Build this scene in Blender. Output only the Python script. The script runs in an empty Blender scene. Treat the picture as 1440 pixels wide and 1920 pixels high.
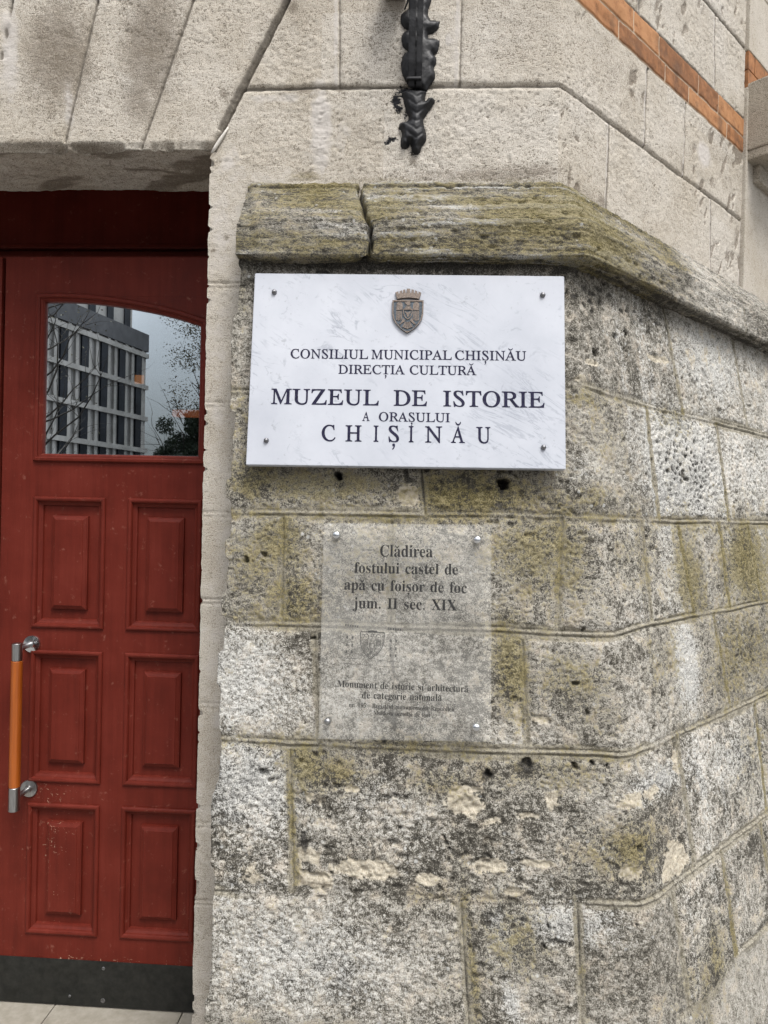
import bpy, bmesh, math, random
import numpy as np
from mathutils import Vector, Matrix

# ------------------------------------------------------------------ camera, sky, sun, exposure
SC = bpy.context.scene
COL = SC.collection
FPX = 1289.0                                   # focal length in pixels of the 1440 x 1920 photograph
PITCH, ROLL, YAW = (math.radians(v) for v in (-0.2108, 1.2357, 3.0755))
EYE = np.array([0.0, 0.0, 1.6])
_f = np.array([-math.sin(YAW) * math.cos(PITCH), math.cos(YAW) * math.cos(PITCH), math.sin(PITCH)])
_r = np.array([math.cos(YAW), math.sin(YAW), 0.0])
_u = np.cross(_r, _f)
CR = _r * math.cos(ROLL) + _u * math.sin(ROLL)
CU = -_r * math.sin(ROLL) + _u * math.cos(ROLL)
cd = bpy.data.cameras.new("camera")
cam = bpy.data.objects.new("camera", cd)
COL.objects.link(cam)
cam.matrix_world = Matrix(((CR[0], CU[0], -_f[0], EYE[0]), (CR[1], CU[1], -_f[1], EYE[1]),
                           (CR[2], CU[2], -_f[2], EYE[2]), (0, 0, 0, 1)))
cd.sensor_fit = 'HORIZONTAL'
cd.sensor_width = 36.0
cd.lens = 36.0 * FPX / 1440.0
cd.clip_start = 0.05
cd.clip_end = 2000
SC.camera = cam

SUN_EL, SUN_AZ = math.radians(58), math.radians(150)      # azimuth from +Y, clockwise: high behind the camera, a little right
W = bpy.data.worlds.new("World")
SC.world = W
W.use_nodes = True
wt = W.node_tree
bg = wt.nodes['Background']
sky = wt.nodes.new('ShaderNodeTexSky')
sky.sky_type = 'NISHITA'
sky.sun_disc = False
sky.sun_elevation = SUN_EL
sky.sun_rotation = SUN_AZ
sky.air_density = 1.0
sky.dust_density = 3.0
hs = wt.nodes.new('ShaderNodeHueSaturation')               # an overcast sky is nearly grey
hs.inputs['Saturation'].default_value = 0.22
wt.links.new(sky.outputs[0], hs.inputs['Color'])
# under full cloud the zenith is about three times as bright as the horizon
tc = wt.nodes.new('ShaderNodeTexCoord'); sx = wt.nodes.new('ShaderNodeSeparateXYZ')
wt.links.new(tc.outputs['Generated'], sx.inputs[0])
cl = wt.nodes.new('ShaderNodeMapRange'); wt.links.new(sx.outputs[2], cl.inputs[0])
cl.inputs[3].default_value = 0.22; cl.inputs[4].default_value = 1.58
vm = wt.nodes.new('ShaderNodeVectorMath'); vm.operation = 'SCALE'
wt.links.new(hs.outputs[0], vm.inputs[0]); wt.links.new(cl.outputs[0], vm.inputs['Scale'])
wt.links.new(vm.outputs[0], bg.inputs[0])
bg.inputs[1].default_value = 0.15
sd = bpy.data.lights.new("sun", 'SUN')
sd.energy = 1.2
sd.angle = math.radians(18)
sd.color = (1.0, 0.97, 0.92)
sun = bpy.data.objects.new("sun", sd)
COL.objects.link(sun)
_sv = Vector((math.sin(SUN_AZ) * math.cos(SUN_EL), math.cos(SUN_AZ) * math.cos(SUN_EL), math.sin(SUN_EL)))
sun.rotation_euler = (-_sv).to_track_quat('-Z', 'Y').to_euler()
SC.view_settings.view_transform = 'Standard'
SC.view_settings.look = 'None'
SC.view_settings.exposure = 0.88
SC.cycles.use_denoising = True
SC.view_settings.gamma = 1.0

# ------------------------------------------------------------------ measuring helpers
def ray(x, y):
    return CR * (x - 720) / FPX - CU * (y - 960) / FPX + _f
def hit(x, y, p0, n):
    d = ray(x, y)
    return EYE + d * (np.dot(np.asarray(p0, float) - EYE, n) / np.dot(d, n))
YN = np.array([0.0, 1.0, 0.0])
C45 = math.cos(math.radians(45))
RD = np.array([C45, C45, 0.0])                 # the canted face runs this way
RNV = np.array([C45, -C45, 0.0])               # and looks this way

# ------------------------------------------------------------------ object helpers
def empty(name, loc, label=None, cat=None, group=None, kind=None):
    o = bpy.data.objects.new(name, None)
    o.location = loc
    COL.objects.link(o)
    tag(o, label, cat, group, kind)
    return o
def tag(o, label=None, cat=None, group=None, kind=None):
    if label: o['label'] = label
    if cat: o['category'] = cat
    if group: o['group'] = group
    if kind: o['kind'] = kind
    return o
def put(name, me, parent=None, mats=()):
    o = bpy.data.objects.new(name, me)
    COL.objects.link(o)
    for m in mats: me.materials.append(m)
    if parent is not None:
        o.parent = parent
        o.matrix_parent_inverse = Matrix.Translation(-Vector(parent.location)) if not any(parent.rotation_euler) else parent.matrix_world.inverted()
    return o
def from_pydata(name, v, f, parent=None, mats=(), smooth=False):
    me = bpy.data.meshes.new(name)
    me.from_pydata([tuple(p) for p in v], [], f)
    if smooth: me.polygons.foreach_set('use_smooth', [True] * len(me.polygons))
    me.update()
    return put(name, me, parent, mats)
class MB:
    """collects primitives of one part; build() links them as one mesh object"""
    def __init__(s): s.bm = bmesh.new(); s.mi = 0
    def _t(s, fs):
        for f in fs: f.material_index = s.mi
    def box(s, x0, x1, y0, y1, z0, z1, bev=0.0, seg=2, M=None):
        b = bmesh.new()
        bmesh.ops.create_cube(b, size=1.0)
        for v in b.verts:
            v.co = Vector(((x0 + x1) / 2 + v.co.x * (x1 - x0), (y0 + y1) / 2 + v.co.y * (y1 - y0), (z0 + z1) / 2 + v.co.z * (z1 - z0)))
        if bev > 0: bmesh.ops.bevel(b, geom=list(b.edges), offset=bev, segments=seg, affect='EDGES', profile=0.6)
        s.take(b, M)
    def take(s, b, M=None, smooth=False):
        if M is not None: bmesh.ops.transform(b, matrix=M, verts=b.verts)
        for f in b.faces:
            f.material_index = s.mi
            if smooth: f.smooth = True
        me = bpy.data.meshes.new("t"); b.to_mesh(me); b.free(); s.bm.from_mesh(me); bpy.data.meshes.remove(me)
    def lathe(s, prof, M, seg=24, smooth=True):
        """prof: (radius, height) list turned about Z, then moved by M"""
        b = bmesh.new(); rings = []
        for r, h in prof:
            rings.append([b.verts.new((r * math.cos(2 * math.pi * k / seg), r * math.sin(2 * math.pi * k / seg), h)) for k in range(seg)])
        for a, c in zip(rings, rings[1:]):
            for k in range(seg): b.faces.new((a[k], a[(k + 1) % seg], c[(k + 1) % seg], c[k]))
        if prof[0][0] > 1e-6: b.faces.new(list(reversed(rings[0])))
        if prof[-1][0] > 1e-6: b.faces.new(rings[-1])
        bmesh.ops.remove_doubles(b, verts=b.verts, dist=1e-7)
        s.take(b, M, False)
        s.bm.faces.ensure_lookup_table()
    def tube(s, pts, rad, seg=10):
        pts = [Vector(p) for p in pts]
        if not hasattr(rad, '__len__'): rad = [rad] * len(pts)
        b = bmesh.new(); rings = []; n0 = None
        for i, p in enumerate(pts):
            t = (pts[min(i + 1, len(pts) - 1)] - pts[max(i - 1, 0)]).normalized()
            if n0 is None:
                n0 = t.orthogonal().normalized()
            n0 = (n0 - t * n0.dot(t)).normalized()
            c = t.cross(n0)
            rings.append([b.verts.new(p + (n0 * math.cos(2 * math.pi * k / seg) + c * math.sin(2 * math.pi * k / seg)) * rad[i]) for k in range(seg)])
        for a, c in zip(rings, rings[1:]):
            for k in range(seg): b.faces.new((a[k], a[(k + 1) % seg], c[(k + 1) % seg], c[k]))
        b.faces.new(list(reversed(rings[0]))); b.faces.new(rings[-1])
        s.take(b, None, True)
    def build(s, name, mats, parent=None, auto=None):
        bmesh.ops.recalc_face_normals(s.bm, faces=s.bm.faces)
        if auto is not None:
            for f in s.bm.faces: f.smooth = True
            for e in s.bm.edges:
                if len(e.link_faces) == 2 and e.calc_face_angle(0) > auto: e.smooth = False
        me = bpy.data.meshes.new(name); s.bm.to_mesh(me); s.bm.free()
        return put(name, me, parent, mats if isinstance(mats, (list, tuple)) else [mats])

def fill_outline(contours, thick, name="t"):
    """flat outlines (with holes) in XY -> mesh between z = 0 and z = thick"""
    cu = bpy.data.curves.new(name, 'CURVE'); cu.dimensions = '2D'; cu.fill_mode = 'BOTH'; cu.extrude = thick / 2
    for c in contours:
        sp = cu.splines.new('POLY'); sp.points.add(len(c) - 1)
        sp.points.foreach_set('co', [q for x, y in c for q in (x, y, 0, 1)]); sp.use_cyclic_u = True
    o = bpy.data.objects.new(name, cu); COL.objects.link(o)
    dg = bpy.context.evaluated_depsgraph_get()
    me = bpy.data.meshes.new_from_object(o.evaluated_get(dg))
    bpy.data.objects.remove(o); bpy.data.curves.remove(cu)
    me.transform(Matrix.Translation((0, 0, thick / 2)))
    return me

# ------------------------------------------------------------------ noise for the stone surfaces
def _h(ix, iy, seed):
    with np.errstate(over='ignore'):
        h = (ix.astype(np.int64) * 374761393 + iy.astype(np.int64) * 668265263 + seed * 1442695041) & 0xFFFFFFFF
        h = ((h ^ (h >> 13)) * 1274126177) & 0xFFFFFFFF
        h = ((h ^ (h >> 16)) * 2246822519) & 0xFFFFFFFF
        h = h ^ (h >> 15)
    return (h & 0xFFFFFF) / float(0xFFFFFF)
def vn(x, y, seed=0):
    xi, yi = np.floor(x), np.floor(y)
    fx, fy = x - xi, y - yi
    fx = fx * fx * (3 - 2 * fx); fy = fy * fy * (3 - 2 * fy)
    a, b = _h(xi, yi, seed), _h(xi + 1, yi, seed)
    c, d = _h(xi, yi + 1, seed), _h(xi + 1, yi + 1, seed)
    return (a * (1 - fx) + b * fx) * (1 - fy) + (c * (1 - fx) + d * fx) * fy
def fbm(x, y, octv=4, seed=0, gain=0.5):
    t = 0; a = 1.0; n = 0
    for k in range(octv):
        t = t + a * vn(x * 2 ** k + 17.3 * k, y * 2 ** k + 5.1 * k, seed + k); n += a; a *= gain
    return t / n
def cells(x, y, seed=0):
    """distance to the nearest scattered point and that point's random number"""
    xi, yi = np.floor(x), np.floor(y)
    best = np.full(x.shape, 9.0); rid = np.zeros(x.shape)
    for dx in (-1, 0, 1):
        for dy in (-1, 0, 1):
            cx, cy = xi + dx, yi + dy
            px, py = cx + _h(cx, cy, seed), cy + _h(cx, cy, seed + 7)
            d = (x - px) ** 2 + (y - py) ** 2
            r = _h(cx, cy, seed + 13)
            m = d < best
            best = np.where(m, d, best); rid = np.where(m, r, rid)
    return np.sqrt(best), rid
def seg_dist(x, y, pts):
    best = np.full(x.shape, 1e3)
    for (x0, y0), (x1, y1) in zip(pts, pts[1:]):
        dx, dy = x1 - x0, y1 - y0
        L = dx * dx + dy * dy + 1e-12
        t = np.clip(((x - x0) * dx + (y - y0) * dy) / L, 0, 1)
        best = np.minimum(best, (x - x0 - t * dx) ** 2 + (y - y0 - t * dy) ** 2)
    return np.sqrt(best)
def smooth(a, b, x):
    t = np.clip((x - a) / (b - a), 0, 1)
    return t * t * (3 - 2 * t)
def spaced(*spans):
    """spans of (start, end, step) joined into one rising array"""
    out = []
    for a, b, st in spans:
        n = max(1, int(round((b - a) / st)))
        out.append(np.linspace(a, b, n, endpoint=False))
    out.append(np.array([spans[-1][1]]))
    return np.concatenate(out)

def grid_parts(P, attrs, parts, parent):
    """P (nv, nu, 3) points; attrs name -> (nv, nu); parts (name, face mask (nv-1, nu-1), material): one mesh per part"""
    nv, nu = P.shape[:2]
    idx = np.arange(nv * nu).reshape(nv, nu)
    quad = np.stack([idx[:-1, :-1], idx[:-1, 1:], idx[1:, 1:], idx[1:, :-1]], -1)
    flat = P.reshape(-1, 3)
    out = []
    for name, mask, mat in parts:
        q = quad[mask]
        used, inv = np.unique(q, return_inverse=True)
        inv = inv.reshape(-1)
        me = bpy.data.meshes.new(name)
        me.vertices.add(len(used)); me.vertices.foreach_set('co', flat[used].astype(np.float32).ravel())
        me.loops.add(len(inv)); me.loops.foreach_set('vertex_index', inv.astype(np.int32))
        me.polygons.add(len(q)); me.polygons.foreach_set('loop_start', np.arange(0, 4 * len(q), 4, dtype=np.int32))
        me.polygons.foreach_set('use_smooth', np.ones(len(q), dtype=bool))
        me.update(calc_edges=True)
        for an, av in attrs.items():
            a = me.attributes.new(an, 'FLOAT', 'POINT')
            a.data.foreach_set('value', av.reshape(-1)[used].astype(np.float32))
        out.append(put(name, me, parent, [mat]))
    return out
# ------------------------------------------------------------------ materials
class NT:
    def __init__(s, name):
        s.m = bpy.data.materials.new(name); s.m.use_nodes = True
        s.t = s.m.node_tree; s.t.nodes.clear()
        s.out = s.t.nodes.new('ShaderNodeOutputMaterial')
        s._co = None
    def n(s, ty, **kw):
        q = s.t.nodes.new(ty)
        for k, v in kw.items(): setattr(q, k, v)
        return q
    def link(s, a, b): s.t.links.new(a, b)
    def setin(s, node, key, v):
        if v is None: return
        if isinstance(v, bpy.types.NodeSocket): s.link(v, node.inputs[key])
        else:
            if isinstance(v, (tuple, list)) and len(v) == 3 and node.inputs[key].type == 'RGBA': v = (*v, 1)
            node.inputs[key].default_value = v
    def co(s, scale=(1, 1, 1), rot=(0, 0, 0)):
        if s._co is None: s._co = s.n('ShaderNodeTexCoord').outputs['Object']
        if scale == (1, 1, 1) and rot == (0, 0, 0): return s._co
        mp = s.n('ShaderNodeMapping'); s.link(s._co, mp.inputs[0])
        mp.inputs['Scale'].default_value = scale; mp.inputs['Rotation'].default_value = rot
        return mp.outputs[0]
    def noise(s, scale, detail=4, rough=0.6, dist=0.0, vec=None):
        q = s.n('ShaderNodeTexNoise')
        s.link(vec if vec is not None else s.co(), q.inputs['Vector'])
        q.inputs['Scale'].default_value = scale; q.inputs['Detail'].default_value = detail
        q.inputs['Roughness'].default_value = rough; q.inputs['Distortion'].default_value = dist
        return q.outputs['Fac']
    def voro(s, scale, feature='F1', vec=None, out='Distance'):
        q = s.n('ShaderNodeTexVoronoi', feature=feature)
        s.link(vec if vec is not None else s.co(), q.inputs['Vector']); q.inputs['Scale'].default_value = scale
        return q.outputs[out]
    def math(s, op, a, b=0.0, c=None, clamp=False):
        q = s.n('ShaderNodeMath', operation=op, use_clamp=clamp)
        s.setin(q, 0, a); s.setin(q, 1, b)
        if c is not None: s.setin(q, 2, c)
        return q.outputs[0]
    def mad(s, a, b, c): return s.math('MULTIPLY_ADD', a, b, c)
    def ramp(s, fac, stops, interp='LINEAR'):
        q = s.n('ShaderNodeValToRGB'); s.setin(q, 0, fac)
        e = q.color_ramp.elements; q.color_ramp.interpolation = interp
        while len(e) < len(stops): e.new(0.5)
        for el, (p, c) in zip(e, stops):
            el.position = p
            el.color = (*c, 1) if isinstance(c, (tuple, list)) else (c, c, c, 1)
        return q.outputs[0]
    def step(s, fac, a, b):
        q = s.n('ShaderNodeMapRange', interpolation_type='SMOOTHSTEP')
        s.setin(q, 0, fac); q.inputs[1].default_value = a; q.inputs[2].default_value = b
        return q.outputs[0]
    def mix(s, fac, a, b, blend='MIX'):
        q = s.n('ShaderNodeMix', data_type='RGBA', blend_type=blend)
        s.setin(q, 0, fac); s.setin(q, 6, a); s.setin(q, 7, b)
        return q.outputs[2]
    def attr(s, name): return s.n('ShaderNodeAttribute', attribute_name=name).outputs['Fac']
    def bump(s, h, strength, dist, normal=None):
        q = s.n('ShaderNodeBump'); s.setin(q, 'Height', h)
        q.inputs['Strength'].default_value = strength; q.inputs['Distance'].default_value = dist
        if normal is not None: s.link(normal, q.inputs['Normal'])
        return q.outputs[0]
    def bsdf(s, color, rough=0.6, metal=0.0, normal=None, spec=0.5, **kw):
        q = s.n('ShaderNodeBsdfPrincipled')
        s.setin(q, 'Base Color', color); s.setin(q, 'Roughness', rough); s.setin(q, 'Metallic', metal)
        s.setin(q, 'Specular IOR Level', spec)
        if normal is not None: s.link(normal, q.inputs['Normal'])
        for k, v in kw.items(): s.setin(q, k, v)
        return q.outputs[0]
    def done(s, shader):
        s.link(shader, s.out.inputs[0]); return s.m

def stone_rough(name, hor=False):
    """weathered shell limestone: grain, dark crust, moss, mortar, bare patches"""
    N = NT(name)
    vec = N.co((1, 1, 2.6)) if hor else N.co()
    gA = N.noise(330, 3, 0.65, vec=vec)
    gB = N.noise(95, 5, 0.68, 0.4, vec=vec)
    gC = N.noise(22, 5, 0.62, 0.5, vec=vec)
    gD = N.noise(5, 4, 0.55)
    joint, moss, dark, pale, tint, wh = (N.attr(a) for a in ('joint', 'moss', 'dark', 'pale', 'tint', 'white'))
    f = N.mad(gA, 0.80, N.mad(gB, 0.70, N.mad(gC, 0.55, N.mad(gD, 0.34, -0.725))))
    f = N.math('MULTIPLY_ADD', N.math('SUBTRACT', f, 0.485), N.mad(N.attr('busy'), 0.75, 0.52), 0.485)
    f = N.mad(tint, 0.09, N.mad(wh, 0.035, f))
    f = N.mad(dark, -0.10, f)
    c = N.ramp(f, [(0.345, (0.055, 0.050, 0.041)), (0.405, (0.138, 0.127, 0.105)), (0.465, (0.265, 0.248, 0.213)), (0.54, (0.385, 0.367, 0.328)), (0.64, (0.53, 0.512, 0.475))])
    warm = N.step(gC, 0.50, 0.66)
    c = N.mix(N.math('MULTIPLY', warm, 0.30), c, N.mix(1.0, c, (1.12, 0.93, 0.74), 'MULTIPLY'))
    # white lichen bloom
    wn = N.step(N.mad(wh, 0.30, N.mad(gB, 0.6, N.math('MULTIPLY', gA, 0.5))), 0.62, 0.80)
    c = N.mix(N.math('MULTIPLY', wn, 0.55), c, N.ramp(gA, [(0.38, (0.22, 0.22, 0.21)), (0.52, (0.58, 0.58, 0.56))]))
    # round crusts of white lichen
    ls = N.math('MULTIPLY', N.step(N.mad(gB, 0.35, N.voro(46)), 0.40, 0.32), N.step(N.mad(wh, 0.22, N.noise(7, 4, 0.6)), 0.54, 0.64))
    c = N.mix(N.math('MULTIPLY', ls, 0.70), c, N.mix(gA, (0.34, 0.34, 0.325), (0.62, 0.62, 0.60)))
    # bare stone patches
    c = N.mix(N.step(N.mad(N.math('SUBTRACT', gC, 0.5), 1.3, N.mad(N.math('SUBTRACT', gB, 0.5), 0.5, pale)), 0.46, 0.60), c,
              N.ramp(N.mad(gA, 0.5, N.math('MULTIPLY', gB, 0.5)), [(0.38, (0.26, 0.225, 0.17)), (0.5, (0.43, 0.385, 0.305)), (0.6, (0.52, 0.48, 0.40))]))
    # mortar
    jm = N.step(joint, 0.25, 0.75)
    jc = N.ramp(N.mad(gA, 0.45, N.math('MULTIPLY', gB, 0.55)), [(0.38, (0.090, 0.080, 0.058)), (0.47, (0.215, 0.195, 0.150)), (0.60, (0.36, 0.335, 0.275))])
    c = N.mix(N.math('MULTIPLY', jm, 0.8), c, jc)
    # moss and yellow lichen
    mf = N.step(N.mad(moss, 0.72, N.mad(gA, 0.9, N.mad(gB, 1.5, N.mad(gC, 1.1, -1.75)))), 0.30, 0.66)
    mc = N.ramp(N.mad(gA, 0.6, N.math('MULTIPLY', gB, 0.4)), [(0.40, (0.030, 0.026, 0.010)), (0.49, (0.132, 0.108, 0.034)), (0.58, (0.240, 0.198, 0.078))])
    c = N.mix(N.math('MULTIPLY', mf, 0.78), c, mc)
    # dark stains, plus hole and under-ledge shade put into the colour
    df = N.step(N.mad(N.math('SUBTRACT', gB, 0.5), 0.9, dark), 0.45, 0.95)
    c = N.mix(N.math('MULTIPLY', df, 0.85), c, N.ramp(gA, [(0.4, (0.018, 0.017, 0.016)), (0.6, (0.075, 0.07, 0.062))]))
    h = N.mad(gA, 0.60, N.mad(gB, 1.0, N.math('MULTIPLY', gC, 0.6)))
    nrm = N.bump(h, 0.62, 0.006)
    return N.done(N.bsdf(c, 0.92, 0, nrm, 0.2))

def stone_smooth(name):
    """dressed shell limestone of the upper wall: fine pits, stains, pale pointing"""
    N = NT(name)
    gA = N.noise(420, 2, 0.6)
    gB = N.noise(120, 4, 0.65, 0.3, vec=N.co((1, 1, 1.7)))
    gC = N.noise(28, 4, 0.6, 0.6)
    gD = N.noise(4.5, 4, 0.55)
    joint, moss, dark, pale, tint, black = (N.attr(a) for a in ('joint', 'moss', 'dark', 'pale', 'tint', 'black'))
    base = N.ramp(N.mad(gD, 0.55, N.mad(gC, 0.25, N.mad(tint, 0.30, -0.05))), [(0.30, (0.410, 0.368, 0.305)), (0.48, (0.475, 0.438, 0.382)), (0.66, (0.51, 0.480, 0.435))])
    # scattered pits, denser where 'dark' says so
    pit = N.step(N.mad(gB, 0.66, N.mad(gA, 0.52, N.mad(gC, 0.22, N.mad(dark, -0.10, -0.06)))), 0.575, 0.515)
    pit = N.math('MULTIPLY', pit, N.mad(pale, -0.8, 1.0), clamp=True)
    c = N.mix(N.math('MULTIPLY', pit, 0.66), base, (0.145, 0.12, 0.09))
    grain = N.ramp(gA, [(0.36, (0.70, 0.68, 0.65)), (0.52, (1.03, 1.03, 1.03)), (0.64, (1.16, 1.16, 1.16))])
    c = N.mix(1.0, c, grain, 'MULTIPLY')
    # pale mortar smears
    c = N.mix(N.step(N.mad(N.math('SUBTRACT', gC, 0.5), 0.8, pale), 0.30, 0.70), c, N.mix(gA, (0.42, 0.39, 0.355), (0.54, 0.505, 0.47)))
    # brown grime, also shade painted on the arch underside and head recess; moss
    c = N.mix(N.math('MULTIPLY', N.step(N.mad(N.math('SUBTRACT', gB, 0.5), 1.9, N.math('MULTIPLY', dark, 0.95)), 0.32, 0.92), 0.62), c, (0.150, 0.122, 0.092))
    c = N.mix(N.math('MULTIPLY', N.step(N.mad(N.math('SUBTRACT', gB, 0.5), 1.2, moss), 0.35, 0.9), 0.7), c, N.mix(gA, (0.06, 0.05, 0.02), (0.24, 0.20, 0.10)))
    jm = N.step(joint, 0.3, 0.8)
    c = N.mix(N.math('MULTIPLY', jm, 0.85), c, N.mix(gB, (0.07, 0.06, 0.048), (0.24, 0.215, 0.18)))
    c = N.mix(N.step(N.mad(N.math('SUBTRACT', gB, 0.5), 1.6, black), 0.42, 0.62), c, (0.012, 0.012, 0.014))
    h = N.mad(gA, 0.30, N.mad(gB, 0.75, N.mad(gC, 0.5, N.math('MULTIPLY', pit, -0.5))))
    return N.done(N.bsdf(c, 0.88, 0, N.bump(h, 0.55, 0.0045), 0.2))

def m_brick():
    N = NT("orange brick")
    gA, gB = N.noise(300, 3, 0.6), N.noise(35, 4, 0.6)
    t, joint = N.attr('tint'), N.attr('joint')
    c = N.ramp(N.mad(gB, 0.9, N.mad(t, 0.6, -0.25)), [(0.25, (0.21, 0.098, 0.047)), (0.5, (0.325, 0.150, 0.066)), (0.75, (0.385, 0.195, 0.092))])
    c = N.mix(N.math('MULTIPLY', N.step(N.mad(gB, 0.5, N.math('MULTIPLY', gA, 0.5)), 0.47, 0.36), 0.6), c, (0.13, 0.062, 0.032))
    c = N.mix(N.step(joint, 0.4, 0.7), c, N.mix(gA, (0.34, 0.25, 0.17), (0.52, 0.42, 0.32)))
    c = N.mix(N.math('MULTIPLY', N.step(N.noise(11, 6, 0.68), 0.50, 0.68), 0.55), c, (0.10, 0.062, 0.042))
    return N.done(N.bsdf(c, 0.85, 0, N.bump(N.mad(gA, 0.5, gB), 0.5, 0.005), 0.2))

def m_paint():
    """old dark red satin paint, chipped"""
    N = NT("dark red paint")
    st = N.noise(60, 4, 0.6, vec=N.co((1, 1, 0.06)))
    gA, gB = N.noise(230, 3, 0.6), N.noise(7, 4, 0.6)
    c = N.ramp(N.mad(gB, 0.6, N.math('MULTIPLY', st, 0.4)), [(0.33, (0.080, 0.0115, 0.0070)), (0.52, (0.108, 0.0155, 0.0094)), (0.70, (0.134, 0.0215, 0.0135))])
    chip = N.attr('chip')
    sc = N.noise(130, 3, 0.62, 0.8, vec=N.co((1, 1, 0.35)))
    k = N.step(N.mad(chip, 0.21, sc), 0.80, 0.82)
    sc2 = N.noise(170, 3, 0.62, 0.8, vec=N.co((0.3, 0.3, 1.6)))
    k2 = N.step(N.mad(chip, 0.19, sc2), 0.785, 0.805)
    k = N.math('MAXIMUM', k, k2)
    c = N.mix(k, c, N.mix(gA, (0.30, 0.16, 0.10), (0.48, 0.34, 0.25)))
    c = N.mix(N.step(N.noise(45, 5, 0.7), 0.60, 0.74), c, N.mix(0.35, c, (0.30, 0.14, 0.10)))
    h = N.mad(st, 1.0, N.math('MULTIPLY', gA, 0.35))
    r = N.ramp(gB, [(0.3, 0.40), (0.7, 0.55)])
    return N.done(N.bsdf(c, r, 0, N.bump(h, 0.16, 0.003), 0.13))

def m_simple(name, c0, c1, rough, metal=0.0, scale=60, bump=0.1, spec=0.5, stretch=(1, 1, 1), detail=4, dist=0.002, r1=None):
    N = NT(name)
    g = N.noise(scale, detail, 0.62, vec=N.co(stretch))
    c = N.ramp(g, [(0.33, c0), (0.67, c1)])
    r = rough if r1 is None else N.ramp(N.noise(scale * 0.37, 4, 0.6), [(0.35, rough), (0.65, r1)])
    return N.done(N.bsdf(c, r, metal, N.bump(g, bump, dist) if bump else None, spec))

def m_marble():
    N = NT("white marble")
    v = N.co((1, 1, 1.0), (0, math.radians(-33), 0))
    warp = N.n('ShaderNodeMapping'); N.link(v, warp.inputs[0]); warp.inputs['Scale'].default_value = (0.55, 1, 2.4)
    w1 = N.noise(9, 7, 0.62, 1.3, vec=warp.outputs[0])
    vein = N.math('ABSOLUTE', N.math('SUBTRACT', w1, 0.5))
    vein = N.step(vein, 0.026, 0.0)
    patch = N.noise(7, 4, 0.6)
    vein = N.math('MULTIPLY', vein, N.step(patch, 0.46, 0.62))
    cl = N.noise(22, 7, 0.72, 1.6)
    blot = N.step(cl, 0.55, 0.66)
    blot = N.math('MULTIPLY', blot, N.step(N.noise(11, 3, 0.5), 0.50, 0.66))
    base = N.ramp(N.noise(5, 5, 0.6), [(0.3, (0.405, 0.424, 0.470)), (0.7, (0.505, 0.522, 0.566))])
    c = N.mix(N.math('MULTIPLY', vein, 0.72), base, (0.27, 0.29, 0.335))
    c = N.mix(N.math('MULTIPLY', blot, 0.75), c, (0.27, 0.29, 0.335))
    speck = N.math('MULTIPLY', N.step(N.noise(75, 4, 0.65), 0.61, 0.68), N.step(N.noise(13, 3), 0.45, 0.58))
    c = N.mix(N.math('MULTIPLY', speck, 0.6), c, (0.28, 0.29, 0.32))
    c = N.mix(N.math('MULTIPLY', N.step(N.noise(400, 2), 0.45, 0.7), 0.10), c, (0.5, 0.52, 0.56))
    return N.done(N.bsdf(c, N.ramp(cl, [(0.4, 0.30), (0.6, 0.45)]), 0, N.bump(N.noise(300, 2), 0.03, 0.001), 0.4))

def m_glass_pane():
    N = NT("window glass")
    fr = N.n('ShaderNodeFresnel'); fr.inputs[0].default_value = 2.0
    g = N.n('ShaderNodeBsdfGlossy'); g.inputs['Roughness'].default_value = 0.004; g.inputs['Color'].default_value = (0.86, 0.94, 1.0, 1)
    N.link(N.bump(N.noise(2.0, 1, 0.5), 0.0025, 0.05), g.inputs['Normal'])
    tr = N.n('ShaderNodeBsdfTransparent'); tr.inputs[0].default_value = (0.80, 0.84, 0.83, 1)
    mx = N.n('ShaderNodeMixShader')
    N.link(N.mad(fr.outputs[0], 3.6, 0.0), mx.inputs[0]); N.link(tr.outputs[0], mx.inputs[1]); N.link(g.outputs[0], mx.inputs[2])
    return N.done(mx.outputs[0])

def m_acrylic(name, milk):
    """scratched, slightly milky clear sheet; only its weathered outer face is dull"""
    N = NT(name)
    fr = N.n('ShaderNodeFresnel'); fr.inputs[0].default_value = 1.45
    g = N.n('ShaderNodeBsdfGlossy'); g.inputs['Roughness'].default_value = 0.12
    tr = N.n('ShaderNodeBsdfTransparent'); tr.inputs[0].default_value = (1.0, 1.0, 1.0, 1)
    df = N.n('ShaderNodeBsdfDiffuse'); df.inputs[0].default_value = (0.92, 0.90, 0.83, 1)
    mx0, mx = N.n('ShaderNodeMixShader'), N.n('ShaderNodeMixShader')
    dirt = N.ramp(N.noise(8, 5, 0.6), [(0.35, 0.07 * milk), (0.65, 0.20 * milk)])
    N.link(dirt, mx0.inputs[0]); N.link(tr.outputs[0], mx0.inputs[1]); N.link(df.outputs[0], mx0.inputs[2])
    N.link(N.mad(fr.outputs[0], 0.4 * milk, 0.0), mx.inputs[0]); N.link(mx0.outputs[0], mx.inputs[1]); N.link(g.outputs[0], mx.inputs[2])
    return N.done(mx.outputs[0])

def m_emit(name, col, strength):
    N = NT(name)
    e = N.n('ShaderNodeEmission'); e.inputs[0].default_value = (*col, 1); e.inputs[1].default_value = strength
    return N.done(e.outputs[0])

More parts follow.
